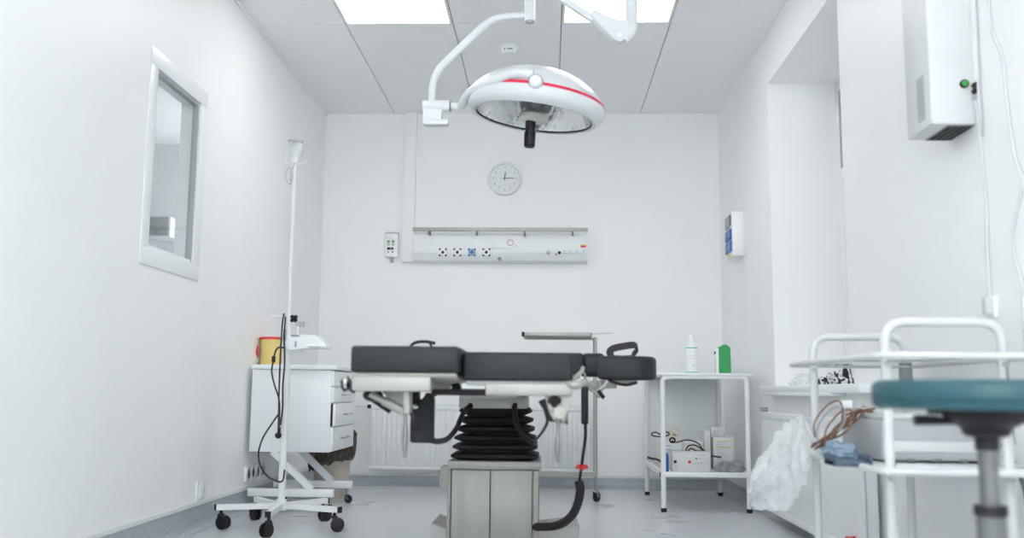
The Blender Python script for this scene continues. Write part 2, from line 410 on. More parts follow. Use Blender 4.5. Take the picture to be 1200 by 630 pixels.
# right window in its recess
w2 = bpy.data.objects.new('window_2', None); COL.objects.link(w2); w2.location = (RXW, (RY0 + RY1) / 2, RZ0); w2['kind'] = 'structure'; ROOT['window_2'] = w2.location.copy()
zm = 1.86
b = B(); fx0, fx1 = RXW, RXW + .07
ym = (RY0 + RY1) / 2
for (a0, a1, z0, z1) in ((RY0, RY1, RZ1 - .06, RZ1), (RY0, RY1, RZ0, RZ0 + .06), (RY0, RY0 + .06, RZ0 + .06, RZ1 - .06), (RY1 - .06, RY1, RZ0 + .06, RZ1 - .06), (RY0 + .06, ym - .04, zm - .03, zm + .03), (ym + .04, RY1 - .06, zm - .03, zm + .03), (ym - .04, ym + .04, RZ0 + .06, RZ1 - .06)):
    b.box(fx0, fx1, a0, a1, z0, z1, bev=.003)
obj('window_frame', b, 'white', w2)
b = B()
for a0, a1 in ((RY0 + .06, (RY0 + RY1) / 2 - .04), ((RY0 + RY1) / 2 + .04, RY1 - .06)):
    for (c0, c1, z0, z1) in ((a0, a0 + .008, zm + .03, RZ1 - .06), (a1 - .008, a1, zm + .03, RZ1 - .06)):
        b.box(fx0 - .004, fx1 - .01, c0, c1, z0, z1)
obj('gasket', b, 'greyplastic', w2, False)
obj('glass_pane', B().box(RXW + .04, RXW + .046, RY0 + .03, RY1 - .03, RZ0 + .03, RZ1 - .03), 'dimglass', w2, False)
b = B(); b.box(1.165, RXW, RY0 - .3, RY1 + .09, .664, .700, bev=.006)
b.box(1.165, XR, 3.95, RY1 + .09, .650, .668, bev=.004)
obj('window_sill', b, 'white', w2)

w3 = bpy.data.objects.new('added_fill_window', None); COL.objects.link(w3); w3.location = ((FX0 + FX1) / 2, YF, FZ0); w3['kind'] = 'structure'; ROOT['added_fill_window'] = w3.location.copy()  # added window behind the camera, lets in daylight to even the light
b = B()
for (x0, x1, z0, z1) in ((FX0, FX1, FZ1 - .06, FZ1), (FX0, FX1, FZ0, FZ0 + .06), (FX0, FX0 + .06, FZ0 + .06, FZ1 - .06), (FX1 - .06, FX1, FZ0 + .06, FZ1 - .06), ((FX0 + FX1) / 2 - .04, (FX0 + FX1) / 2 + .04, FZ0 + .06, FZ1 - .06)):
    b.box(x0, x1, YF - .08, YF - .01, z0, z1, bev=.005)
obj('window_frame', b, 'white', w3)
obj('glass_pane', B().box(FX0 + .03, FX1 - .03, YF - .05, YF - .044, FZ0 + .03, FZ1 - .03), 'glass', w3, False)

# ------------------------------------------------------------------ radiators
def radiator_back():
    y = 6.56; a, c = P(435, 475, y), P(692, 553, y)
    t = thing('panel_radiator', 'white ribbed panel radiator low on the back wall behind the operating table', 'radiator', ((a.x + c.x) / 2, y, c.z))
    b = B(); n = 44; w = (c.x - a.x)
    b.box(a.x, c.x, y + .012, y + .05, c.z, a.z, bev=.006)
    for k in range(n):
        x0 = a.x + .012 + (w - .024) * k / n; b.box(x0, x0 + (w - .024) / n * .6, y, y + .014, c.z + .03, a.z - .03, bev=.005)
    b.box(a.x, c.x, y - .002, y + .014, c.z, c.z + .022, bev=.004); b.box(a.x, c.x, y - .002, y + .014, a.z - .022, a.z, bev=.004)
    obj('panel', b, 'whitemetal', t)
    b = B(); b.box(a.x, c.x, y + .0, y + .075, a.z + .001, a.z + .012, bev=.003)
    for k in range(36): b.box(a.x + .02 + w * k / 37, a.x + .035 + w * k / 37, y + .01, y + .06, a.z + .0121, a.z + .0135, mi=1)
    obj('top_grille', b, ['whitemetal', 'greyplastic'], t, False)
    for x in (a.x + .12, c.x - .12): obj('bracket', B().box(x - .02, x + .02, y + .05, YB - .004, c.z + .1, a.z - .06, bev=.003), 'whitemetal', t)
    q = P(413, 473, y); obj('pipe', B().tube([(q.x - .03, YB - .024, q.z - .01), (q.x - .03, y + .03, q.z - .01), (a.x, y + .03, q.z - .01)], .010, fil=.03), 'whitemetal', t)
    obj('valve', B().cyl((a.x - .03, y + .03, q.z - .015), (a.x - .005, y + .03, q.z - .015), .014), 'darkgrey', t, label='dark valve at the radiator corner')
radiator_back()
def radiator_right():
    y0, y1, z0, z1 = 3.55, 5.12, .06, .565
    t = thing('panel_radiator', 'smooth white flat-front radiator under the window sill on the right wall', 'radiator', (1.17, (y0 + y1) / 2, z0))
    obj('panel', B().box(1.145, 1.165, y0, y1, z0 + .03, z1 - .03, bev=.006).box(1.140, 1.17, y0, y1, z0, z0 + .035, bev=.008).box(1.140, 1.17, y0, y1, z1 - .035, z1, bev=.008), 'whitemetal', t)
    b = B(); b.box(1.17, 1.215, y0 + .01, y1 - .01, z0 + .02, z1 - .02, bev=.008); obj('convector', b, 'whitemetal', t)
    for y in (y0 + .2, y1 - .2): obj('bracket', B().box(1.21, XR + .002, y - .02, y + .02, z0 + .08, z1 - .08), 'whitemetal', t)
    obj('vent_knob', B().cyl((1.13, y1 - .06, z1 + .012), (1.165, y1 - .06, z1 + .012), .012, n=16), 'chrome', t)
    q = PXx(1003, 612, 1.15)
    obj('pipe', B().tube([(1.18, y0 + .02, .12), (1.18, q.y, .12), (1.18, q.y, .004)], .009, fil=.02), 'whitemetal', t)
    b = B(); b.cyl((1.135, q.y, .125), (1.18, q.y, .125), .012, mi=0); b.box(1.115, 1.137, q.y - .03, q.y + .03, .118, .134, bev=.006, mi=0)
    obj('valve', b, 'red', t, label='red valve handle')
radiator_right()

# ------------------------------------------------------------------ back wall
def console():
    y = YB; yf = 6.555
    a, c = P(485, 268, yf), P(688, 307, yf)
    X0, X1, Z0, Z1 = a.x, c.x, c.z, P(600, 272, yf).z
    t = thing('medical_supply_unit', 'long white wall console with sockets and a steel rail above the table', 'medical supply unit', ((X0 + X1) / 2, y, Z0))
    prof = [(y, Z0 + .006), (y - .02, Z0), (y - .08, Z0 + .015), (y - .105, Z0 + .055), (y - .11, Z0 + .075), (y - .11, Z0 + .122), (y - .098, Z0 + .126), (y - .098, Z1 - .006), (y - .09, Z1), (y, Z1)]
    obj('housing', B().prism(prof, 'x', X0, X1), 'white', t)
    for x in (X0 - .004, X1 - .002): obj('end_cap', B().prism([(yy - (.003 if yy < y else 0), zz) for yy, zz in prof], 'x', x, x + .006), 'plastic', t)
    zr = P(600, 270, yf).z
    obj('equipment_rail', B().box(X0 - .004, X1 + .004, yf - .038, yf - .026, zr - .012, zr + .016, bev=.003), 'steel', t)
    for px in (503.5, 559, 615, 671):
        x = P(px, 273, yf).x; obj('rail_bracket', B().box(x - .006, x + .006, yf - .026, yf + .03, zr - .035, zr - .002).box(x - .006, x + .006, yf - .036, yf - .02, zr - .035, zr - .010), 'midgrey', t, False)
    yy = y - .111; ss = .0125
    for i, px in enumerate((519, 536, 553, 570)):
        q = P(px, 295.5, yy)
        o = obj('power_socket', B().box(q.x - .025, q.x + .025, yy - .004, yy + .002, q.z - .025, q.z + .025, bev=.002), 'plastic' if i != 2 else 'paleblue', t, label='blue-grey socket' if i == 2 else None)
        b = B()
        for sx in (-1, 1):
            for sz in (-1, 1):
                b.box(q.x + sx * .022 - .006, q.x + sx * .022 + .006, yy - .0055, yy - .003, q.z + sz * .022 - .006, q.z + sz * .022 + .006)
        b.cyl((q.x, yy - .0062, q.z), (q.x, yy - .003, q.z), .0105, n=16); obj('socket_face', b, 'darkgrey' if i != 2 else 'blue', o, False)
    p0, p1 = P(576, 276, yf), P(612, 291, yf)
    o = obj('gas_outlet_panel', B().box(p0.x, p1.x, y - .122, y - .08, p1.z, p0.z, bev=.004), 'plastic', t)
    q = P(598, 284, y - .122)
    Mx = Matrix.Translation(q) @ Matrix.Rotation(PI / 2, 4, 'X')
    M['pinkring'] = mat('pink_print', (0.62, 0.42, 0.47), .5, noise=.02)
    obj('gauge', B().lathe([(0, .004), (.020, .004), (.024, .002), (.024, -.004)], M4=Mx, n=24), ['pinkring'], o)
    obj('gauge_face', B().lathe([(0, .0065), (.017, .0065), (.018, .003)], M4=Mx, n=24), 'plastic', o)
    obj('needle', B().bar(q + Vector((-.008, -.008, .002)), q + Vector((.008, -.008, .010)), .006, .002), 'ink', o, False)
    q2 = P(605, 288, y - .122); obj('button', B().cyl(q2 + Vector((0, -.004, 0)), q2 + Vector((0, .004, 0)), .005), 'ink', o)
    q = P(585.5, 303.5, y - .085); obj('knob', B().cyl((q.x, y - .112, q.z), (q.x, y - .06, q.z), .013).box(q.x - .012, q.x + .012, y - .118, y - .110, q.z - .003, q.z + .003, mi=1), ['greyplastic', 'midgrey'], t)
    q = P(642.5, 296, yy); obj('knob', B().cyl((q.x, yy - .010, q.z), (q.x, yy + .003, q.z), .012).cyl((q.x, yy - .012, q.z), (q.x, yy - .008, q.z), .006, mi=1), ['midgrey', 'plastic'], t)
    q = P(655.5, 296, yy); obj('knob', B().cyl((q.x, yy - .010, q.z), (q.x, yy + .003, q.z), .010), 'darkgrey', t)
    q = P(651.5, 297.5, yy); obj('knob', B().cyl((q.x, yy - .006, q.z), (q.x, yy + .003, q.z), .006), 'midgrey', t)
    for k in range(4):
        q = P(661.5 + 7.5 * k, 296, yy)
        b = B(); b.box(q.x - .012, q.x - .008, yy - .003, yy + .002, q.z - .006, q.z - .001).box(q.x + .006, q.x + .010, yy - .003, yy + .002, q.z - .006, q.z - .001).box(q.x - .008, q.x + .006, yy - .003, yy + .002, q.z + .010, q.z + .014)
        obj('switch', b, 'ink', t, False)
    q = P(684, 288.5, yy); b = B(); b.box(q.x - .022, q.x + .016, yy - .006, yy + .004, q.z - .006, q.z + .004, mi=0); b.box(q.x - .026, q.x + .016, yy - .005, yy + .004, q.z + .006, q.z + .012, mi=1)
    obj('sticker', b, ['red', 'yellowink'], t, False, label='small red and yellow sticker')
console()
def trunking():
    y = YB - .045; a, c = P(468, 127, YB), P(489, 307, y)
    t = thing('cable_trunking', 'tall white cable duct from ceiling to the left end of the wall console', 'cable duct', ((a.x + c.x) / 2, YB, c.z))
    x0, x1 = P(470, 307, y).x, P(485.2, 307, y).x - .004
    obj('duct', B().box(x0, x1, y, YB + .001, c.z, ZC, bev=.004), 'wall', t)
    obj('cover', B().box(x0 + .008, x1 - .008, y - .004, y + .002, c.z + .004, ZC - .004, bev=.002), 'wall', t)
trunking()
def clock():
    q = P(591.5, 209, YB - .02); r = 20.6 * YB / F
    t = thing('wall_clock', 'round white wall clock showing quarter past twelve', 'clock', (q.x, YB, q.z - r))
    Mx = Matrix.Translation(Vector((q.x, YB - .001, q.z))) @ Matrix.Rotation(PI / 2, 4, 'X')
    obj('case', B().lathe([(0, 0), (r, 0), (r, .025), (r - .006, .034), (r - .016, .036), (r - .020, .030), (r - .022, .022), (0, .022)], M4=Mx, n=56), 'plastic', t)
    obj('dial', B().lathe([(0, .0235), (r - .023, .0235), (r - .023, .0215)], M4=Mx, n=48), 'white', t)
    yf = YB - .0255; hb = B()
    for k in range(60):
        a = 2 * PI * k / 60; rr = r - .030
        if k % 5 == 0: continue
    for k in range(1, 13):
        cu = bpy.data.curves.new('txt', 'FONT'); cu.body = str(k); cu.size = .026; cu.align_x = 'CENTER'; cu.align_y = 'CENTER'; cu.extrude = .0006
        to = bpy.data.objects.new('txt', cu); COL.objects.link(to)
        bpy.context.view_layer.update()
        me = bpy.data.meshes.new_from_object(to.evaluated_get(bpy.context.evaluated_depsgraph_get()))
        a = PI / 2 - 2 * PI * k / 12; tb = bmesh.new(); tb.from_mesh(me)
        hb.merge(tb, 0, Matrix.Translation(Vector((q.x + math.cos(a) * (r - .042), yf, q.z + math.sin(a) * (r - .042)))) @ Matrix.Rotation(PI / 2, 4, 'X'))
        bpy.data.objects.remove(to); bpy.data.meshes.remove(me)
    obj('numerals', hb, 'paleink', t, False)
    def hand(nm, ang, L, back, w, m, dy):
        d = Vector((math.sin(ang), 0, math.cos(ang))); c = Vector((q.x, yf - dy, q.z))
        obj(nm, B().bar(c - d * back, c + d * L, w, .002), m, t, False)
    hand('hour_hand', math.radians(7), .045, .012, .009, 'midgrey', .002)
    hand('minute_hand', math.radians(89), .068, .012, .0065, 'black', .004)
    hand('second_hand', math.radians(264), .038, .01, .0025, 'ink', .006)
    obj('glass_cover', B().lathe([(0, .033), (r - .018, .031)], M4=Mx, n=48), 'clearglass', t)
clock()
def control_unit():
    y = YB - .05; a, c = P(451, 273, y), P(466, 301, y)
    t = thing('wall_control_unit', 'small white keypad unit with green and red buttons left of the console', 'control panel', ((a.x + c.x) / 2, YB, c.z))
    obj('case', B().box(a.x, c.x, y, YB + .001, c.z, a.z, bev=.008, seg=3), 'plastic', t)
    M['lime'] = mat('faded_green', (.22, .38, .22), .5, noise=.02); M['sand'] = mat('faded_yellow', (.55, .52, .30), .5, noise=.02); M['maroon'] = mat('maroon_print', (.30, .06, .09), .5, noise=.02)
    for (px, py, w, h, m) in ((455.3, 282.8, 3.4, 3.4, 'lime'), (460.6, 282.8, 3.4, 3.4, 'lime'), (455.3, 286.4, 3.4, 2.4, 'sand'), (460.6, 286.4, 3.4, 2.4, 'sand'), (455.6, 291, 3.8, 3, 'black'), (459.6, 291, 3.2, 3, 'maroon'), (455, 295, 2, 1.8, 'ink'), (460, 295, 2.2, 1.8, 'ink'), (454, 279, 1.5, 1, 'paleink'), (458, 279, 1.5, 1, 'paleink')):
        q = P(px, py, y); k = y / F; obj('button', B().box(q.x - w * k / 2, q.x + w * k / 2, y - .004, y + .002, q.z - h * k / 2, q.z + h * k / 2, bev=.002), m, t)
    q = P(458.5, 305, y); obj('cable_gland', B().lathe([(0, .028), (.008, .028), (.011, .018), (.012, 0), (.010, -.014), (0, -.016)], c=(q.x, y + .02, q.z), n=16), 'greyplastic', t)
    obj('rim', B().box(a.x + .002, c.x - .002, y + .004, YB, a.z - .001, a.z + .008, bev=.003), 'greyplastic', t)
control_unit()
def smoke():
    q = PZ(597, 55, ZC)
    t = thing('smoke_detector', 'small round white smoke detector on the ceiling beyond the lamp', 'smoke detector', (q.x, q.y, ZC))
    obj('base', B().lathe([(0, ZC + .001), (.055, ZC + .001), (.056, ZC - .008), (.052, ZC - .012), (0, ZC - .012)], c=(q.x, q.y, 0), n=32), 'plastic', t)
    obj('head', B().lathe([(.048, ZC - .010), (.046, ZC - .030), (.036, ZC - .044), (0, ZC - .046)], c=(q.x, q.y, 0), n=32), 'plastic', t)
    b = B(); b.box(q.x - .012, q.x + .020, q.y - .050, q.y - .042, ZC - .030, ZC - .025).box(q.x - .030, q.x - .022, q.y - .047, q.y - .036, ZC - .030, ZC - .025); obj('vent_slot', b, 'midgrey', t, False)
smoke()

# ------------------------------------------------------------------ surgical lamp
def lamp():
    Y = 3.75; q0 = P(621, 25, Y)
    t = thing('surgical_lamp', 'big white ceiling surgical lamp with red-striped dome over the table', 'surgical lamp', (q0.x, Y, ZC))
    obj('ceiling_flange', B().lathe([(0, ZC + .002), (.14, ZC + .002), (.14, ZC - .02), (.06, ZC - .07), (0, ZC - .07)], c=(q0.x, Y, 0), n=32), 'lampwhite', t)
    r = 6.3 * Y / F
    o = obj('ceiling_pole', B().cyl((q0.x, Y, ZC - .05), (q0.x, Y, q0.z), r), 'lampwhite', t)
    obj('end_cap', B().lathe([(r * .98, q0.z + .001), (r * .9, q0.z - .004), (r * .6, q0.z - .002), (0, q0.z + .004)], c=(q0.x, Y, 0), n=24), 'greyplastic', o)
    # lamp arm
    pts = [P(618, 18, Y), P(578, 19, Y), P(507, 88, Y), P(506, 122, Y)]
    obj('lamp_arm', B().tube(pts, lambda s: .0125 + .003 * min(1, s * 2), fil=.10, n=16), 'lampwhite', t)
    # joint
    a, c = P(496, 118, Y), P(527, 131, Y)
    jz = (a.z + c.z) / 2; jr = (a.z - c.z) / 2
    b = B(); b.cyl((a.x, Y, jz), (c.x, Y, jz), jr); b.box(a.x + .002, a.x + .012, Y - .02, Y + .02, jz - .075, jz); b.box(a.x + .004, c.x - .004, Y - .022, Y + .022, jz - .083, jz - .058, bev=.006)
    b.box(a.x + .01, c.x - .03, Y - .018, Y + .018, jz - .06, jz, bev=.004)
    obj('joint', b, 'lampwhite', t); obj('joint_ring', B().cyl((c.x - .001, Y, jz), (c.x + .005, Y, jz), jr * .92), 'midgrey', t)
    # head
    hc = P(625.5, 138, Y); R0 = .2415
    tilt = Matrix.Rotation(math.radians(7.5), 4, 'Y') @ Matrix.Rotation(math.radians(2.5), 4, 'X')
    HM = Matrix.Translation(hc) @ tilt
    k = R0 / .24 
    shell = [(.240, .0), (.255, -.002), (.272, .010), (.283, .028), (.286, .048), (.2845, .060)]
    stripe = [(.2845, .060), (.283, .064), (.280, .071), (.2785, .0735)]
    dome = [(.2785, .0735), (.266, .092), (.238, .122), (.200, .150), (.150, .176), (.095, .193), (.045, .201), (0, .203)]
    o = obj('lamp_housing', B().lathe([(x * k, z) for x, z in shell + dome], M4=HM, n=72), 'lampwhite', t)
    obj('stripe', B().lathe([(x * k + .0012, z) for x, z in stripe], M4=HM, n=72), 'stripe', o, label='red band round the dome')
    obj('gasket', B().lathe([(.2365, .006), (.2395, .003), (.2405, .008), (.2385, .012), (.2365, .006)], M4=HM, n=72), 'darkgrey', o)
    obj('reflector', B().lathe([(.2385, .004), (.225, .035), (.195, .075), (.15, .11), (.09, .135), (.045, .142), (0, .142)], M4=HM, n=60), 'reflector', t)
    obj('glass_cover', B().lathe([(.237, .010), (.05, .004)], M4=HM, n=60), 'clearglass', t)
    b = B(); b.lathe([(.050, .138), (.050, .022)], M4=HM, n=32); obj('bulb_cylinder', b, 'clearglass', t)
    obj('bulb_holder', B().lathe([(0, .140), (.019, .140), (.019, .020), (0, .020)], M4=HM, n=24), 'greyplastic', t)
    obj('handle_flange', B().lathe([(0, .022), (.045, .022), (.060, .010), (.060, -.008), (.050, -.016), (.022, -.018), (0, -.018)], M4=HM, n=36), 'beigeplastic', t)
    obj('handle', B().lathe([(0, -.016), (.0215, -.016), (.0205, -.06), (.024, -.062), (.0225, -.118), (.020, -.124), (0, -.124)], M4=Matrix.Translation(hc + Vector((-.012, 0, 0))) @ Matrix.Rotation(math.radians(2.5), 4, 'Y'), n=24), 'black', t)
    # yoke to front knob
    kn = HM @ Vector((.004, -.290, .068))
    pts = [Vector((c.x + .004, Y, jz)), P(540, 121, Y - .05), P(549, 110, Y - .10), P(563, 102, Y - .17), P(582, 93, Y - .24), P(604, 85.5, Y - .275), kn + Vector((-.01, .012, .03))]
    pts = [Vector((c.x + .004, Y, jz)), Vector((c.x + .045, Y - .005, jz - .002))] + pts[2:]
    obj('yoke_arm', B().sweep(catmull(pts, 8), lambda s: .0155 + .006 * s, n=14), 'lampwhite', t)
    Mk = Matrix.Translation(kn) @ Matrix.Rotation(PI / 2, 4, 'X')
    obj('pivot_knob', B().lathe([(.010, -.03), (.024, -.02), (.027, .0), (.0255, .012), (.0195, .021), (.009, .025), (0, .0255)], M4=Mk, n=28), 'plastic', t)
    obj('pivot_cap', B().lathe([(.0275, -.016), (.0295, -.010), (.0295, .000), (.0275, .006)], M4=Mk @ Matrix.Rotation(.5, 4, 'X'), n=28), 'greyplastic', t)
    # second (spring) arm
    a = P(652, -6, Y); e = P(727, 47, Y - .05); n1 = P(697, 24, Y - .03)
    hub = Vector((q0.x, Y, P(621, -26, Y).z))
    obj('arm_hub', B().cyl(hub + Vector((0, 0, -.05)), hub + Vector((0, 0, .05)), .038), 'lampwhite', t)
    obj('spring_arm', B().bar(hub, n1, .034, .026), 'lampwhite', t)
    # wedge end
    d = (e - n1).normalized()
    w = B(); poly = [P(694, 17, Y), P(722, 29, Y), P(736, 30, Y), P(738, 46, Y), P(726, 55, Y), P(717, 51, Y), P(692, 26, Y)]
    w.prism([(p.x, p.z) for p in poly], 'y', Y - .062, Y - .012, bev=.005)
    o = obj('spring_arm_end', w, 'lampwhite', t)
    obj('cap', B().cyl(P(726, 41, Y - .064), P(726, 41, Y - .01), .011), 'plastic', o)
    pz = P(740, 34, Y - .037); top = P(741.5, -30, Y - .037)
    obj('drop_tube', B().tube([Vector((pz.x - .035, pz.y, pz.z - .045)), Vector((pz.x, pz.y, pz.z - .01)), Vector((pz.x, pz.y, top.z + .12))], .025, fil=.05, n=18), 'lampwhite', t)
lamp()

# ------------------------------------------------------------------ right wall fixtures
def purifier():
    x0, x1, y0, y1, z0, z1 = 1.105, XR + .001, 2.672, 2.855, 1.432, 2.42
    t = thing('air_purifier', 'tall white wall-mounted air purifier box with green button on the right wall', 'air purifier', (XR, (y0 + y1) / 2, z0))
    obj('body', B().box(x0, x1, y0, y1, z0, z1, bev=.007, seg=3), 'tube', t)
    yb, ya, xi = y0 + .02, y1 - .01, x0 + .05
    b = B(); b.box(xi, XR - .004, yb - .01, ya - .0, z0 - .002, z0 + .003)
    for i in range(4):
        for j in range(7):
            b.box(xi + .006 + i * .018, xi + .018 + i * .018, yb + j * .021, yb + .014 + j * .021, z0 - .0045, z0 - .001, mi=1)
    obj('bottom_grille', b, ['midgrey', 'darkgrey'], t, False)
    la, lb = PXx(1074.5, 100, x0), PXx(1085, 140, x0)
    b = B(); y_a, y_b = lb.y, la.y; zt_, zb_ = P(1080, 94, la.y).z, P(1080, 145, la.y).z
    b.box(x0 - .002, x0 + .003, min(y_a, y_b), max(y_a, y_b), zb_, zt_, mi=0)
    for k in range(9): b.box(x0 - .003, x0, min(y_a, y_b) + .006, max(y_a, y_b) - .006 - .004 * (k % 3), zt_ - .012 - k * .0125 - .003, zt_ - .012 - k * .0125, mi=1)
    obj('rating_label', b, ['paleink', 'ink'], t, False, label='grey printed label')
    q = P(1129.5, 98.5, y0); obj('power_button', B().lathe([(.0125, .003), (.0125, -.007), (.0095, -.009)], M4=Matrix.Translation(q) @ Matrix.Rotation(-PI / 2, 4, 'X'), n=24).bm and B().cyl(q + Vector((0, -.007, 0)), q + Vector((0, .004, 0)), .0125), 'darkgrey', t)
    obj('button_lamp', B().cyl(q + Vector((0, -.009, 0)), q + Vector((0, -.004, 0)), .0085), 'greenlamp', t, label='green lit button')
    for (px, py, m) in ((1141.5, 100.5, 'black'), (1141.5, 107.5, 'black'), (1142, 115.5, 'greyplastic')):
        q = P(px, py, y0); obj('fuse_cap', B().cyl(q + Vector((0, -.012, 0)), q + Vector((0, .004, 0)), .0078, .0085), m, t)
    # supply cord and plug in one go
    pts = [P(1143, 118, y0 - .012), P(1147, 140, y0 - .02), P(1150, 175, y0 - .03), PXx(1156, 240, XR - .008), PXx(1157, 300, XR - .008), PXx(1159.5, 349, XR - .016)]
    o = obj('power_cord', B().tube(pts, .0048, n=8, smooth=6), 'cord', t)
    q = PXx(1160, 358, XR - .016); obj('plug', B().box(XR - .034, XR - .012, q.y - .014, q.y + .014, q.z - .026, q.z + .024, bev=.007), 'cord', o)
purifier()
q = PXx(1163, 360, XR)
t = thing('wall_socket', 'small white wall socket below the air purifier on the right wall', 'socket', (XR, q.y, q.z - .03))
obj('plate', B().box(XR - .012, XR + .001, q.y - .03, q.y + .03, q.z - .03, q.z + .03, bev=.004), 'plastic', t)
obj('socket_face', B().box(XR - .0135, XR - .010, q.y - .02, q.y + .02, q.z - .02, q.z + .02, bev=.001), 'cord', t)
pts = [PXx(x, y, XR - .006) for x, y in ((1157, -25), (1161, 30), (1174, 65), (1178, 100), (1184, 150), (1190, 185), (1198, 212), (1192, 245), (1187, 275), (1190, 305), (1197, 330), (1200, 365), (1202, 420))]
tag(obj('wall_cable', B().tube(pts, .0042, n=8, smooth=6), 'cord'), 'loose pale cable hanging in waves on the right wall', 'cable')
pts = [PXx(x, y, XR - .005) for x, y in ((1143, -25), (1146, 40), (1149, 100), (1151.5, 138), (1152, 160))]
tag(obj('wall_cable', B().tube(pts, .003, n=8, smooth=4), 'greyplastic'), 'straight grey cable running down behind the air purifier edge', 'cable')

def blue_panel():
    x0 = 1.160; a = PXx(850, 251, x0); c = PXx(858.5, 297, x0)
    y1, y0 = a.y, c.y; z1, z0 = a.z - .02, c.z - .01
    t = thing('wall_socket_panel', 'white wall box with blue sockets on the right wall near the corner', 'socket panel', (XR, (y0 + y1) / 2, z0))
    obj('box', B().box(x0, XR + .001, y0, y1, z0, z1, bev=.006), 'plastic', t)
    h = (z1 - z0)
    def part(nm, m, a0, a1, c0, c1, d=.010): obj(nm, B().box(x0 - d, x0 + .004, y0 + (y1 - y0) * a0, y0 + (y1 - y0) * a1, z0 + h * c0, z0 + h * c1, bev=.004), m, t)
    for a0, a1 in ((.08, .46), (.54, .92)):
        for c0, c1 in ((.10, .34), (.38, .62)): part('blue_socket', 'blue', a0, a1, c0, c1); part('socket_lid', 'paleblue', a0 + .1, a1 - .08, c0 + .05, c1 - .05, .014)
    part('meter', 'greyplastic', .30, .92, .68, .94); part('meter_screen', 'midgrey', .12, .26, .70, .94)
    part('sticker', 'yellowink', .2, .6, .02, .06)
blue_panel()
# sill contents
def crumple(name, c, sx, sy, sz, m, label, cat, seed=0):
    t = bmesh.new(); bmesh.ops.create_icosphere(t, subdivisions=4, radius=1); rnd = random.Random(seed)
    from mathutils import noise
    for v in t.verts:
        p = v.co.copy(); n1 = noise.noise(p * 1.7 + Vector((seed, 0, 0))); n2 = noise.turbulence(p * 3.2 + Vector((seed, 3, 0)), 3, True)
        v.co = p * (1 + .35 * n1 + .28 * (n2 - .5)); v.co.z = max(v.co.z, -.55)
    bb = B(); bb.merge(t, 0, Matrix.Translation(Vector(c)) @ Matrix.Diagonal((sx, sy, sz, 1)))
    return tag(obj(name, bb, m), label, cat)
def on_sill(px, py, X, seed, w, h, m, label, name, cat):
    q = PXx(px, py, X); crumple(name, (X, q.y, .700 + h * .55), w, w * 1.5, h, m, label, cat, seed)
on_sill(990, 440, 1.23, 3, .065, .042, 'cloth', 'crumpled black and white striped cloth on the window sill', 'folded_cloth', 'cloth')
on_sill(968, 441, 1.235, 8, .045, .022, 'cloth', 'smaller dark striped cloth lying left of the larger one on the sill', 'folded_cloth', 'cloth')
on_sill(942, 440, 1.24, 12, .06, .035, 'bagfilm', 'clear crumpled plastic wrapper on the far end of the window sill', 'plastic_wrapper', 'wrapper')

# ------------------------------------------------------------------ left wall sockets
def wall_socket(px, py, lab, grp=None):
    q = PXx(px, py, XL)
    t = thing('wall_socket', lab, 'socket', (XL, q.y, q.z - .04), grp)
    obj('plate', B().box(XL - .001, XL + .012, q.y - .04, q.y + .04, q.z - .04, q.z + .04, bev=.004), 'plastic', t)
    Mx = Matrix.Translation(Vector((XL + .012, q.y, q.z))) @ Matrix.Rotation(PI / 2, 4, 'Y')
    obj('socket_face', B().lathe([(.030, -.002), (.030, .003), (.027, .003), (.022, -.0), (0, -.0)], M4=Mx, n=28), 'cord', t)
for i, px in enumerate((289, 294.5, 300, 305.5)):
    wall_socket(px, 459.5 + (641 - px) * .262 + 3, ['white wall socket nearest the camera in the row of four by the cart', 'second white wall socket of the row of four by the cart', 'third white wall socket of the row of four by the cart', 'white wall socket farthest from the camera in the row of four'][i], 'row of low wall sockets')
q = PXx(233, 573, XL); y0, y1 = PXx(228.5, 573, XL).y, PXx(237, 573, XL).y
t = thing('wall_hatch', 'narrow white plate low on the left wall just above the trim', 'wall plate', (XL, q.y, zt + .022))
z1 = PXx(233, 562, XL).z
b = B(); b.box(XL - .001, XL + .012, y0, y1, zt + .022, z1, bev=.003); obj('plate', b, 'wall_trim', t)
obj('cover', B().box(XL + .011, XL + .016, y0 + .02, y1 - .02, zt + .035, z1 - .015, bev=.002), 'plastic', t)

# ------------------------------------------------------------------ casters helper
def caster(parent, x, y, top, r=.028, w=.022, ang=0, wheel='black', fork='chrome', name='caster', twin=False):
    Mx = Matrix.Translation(Vector((x, y, 0))) @ Matrix.Rotation(ang, 4, 'Z')
    off = r * .45
    b = B(); b.cyl(Mx @ Vector((0, 0, r * 1.9)), Mx @ Vector((0, 0, top)), .008, n=12)
    b.lathe([(0, r * 2.25), (.014, r * 2.25), (.016, r * 2.0), (.010, r * 1.9), (0, r * 1.9)], M4=Mx, n=16)
    for s in (-1, 1): b.merge(*_plate(Mx, off, r, w, s))
    o = obj(name, b, fork, parent)
    wb = B(); p = w / 2
    Wm = Mx @ Matrix.Translation(Vector((off, 0, r))) @ Matrix.Rotation(PI / 2, 4, 'X')
    if twin:
        for s in (-1, 1): wb.lathe([(0, s * .006), (r, s * .006), (r, s * w * .9), (r * .8, s * w), (0, s * w)], M4=Wm, n=24)
    else: wb.lathe([(0, -p), (r * .7, -p), (r * .94, -p * .9), (r, -p * .4), (r, p * .4), (r * .94, p * .9), (r * .7, p), (0, p)], M4=Wm, n=24)
    obj('wheel', wb, wheel, o)
    return o
def _plate(Mx, off, r, w, s):
    t = bmesh.new(); bmesh.ops.create_cube(t, size=1)
    return (t, 0, Mx @ Matrix.Translation(Vector((off * .5, s * (w * .5 + .003), r * 1.5))) @ Matrix.Rotation(math.radians(-25), 4, 'Y') @ Matrix.Diagonal((r * .7, .003, r * 1.35, 1)))

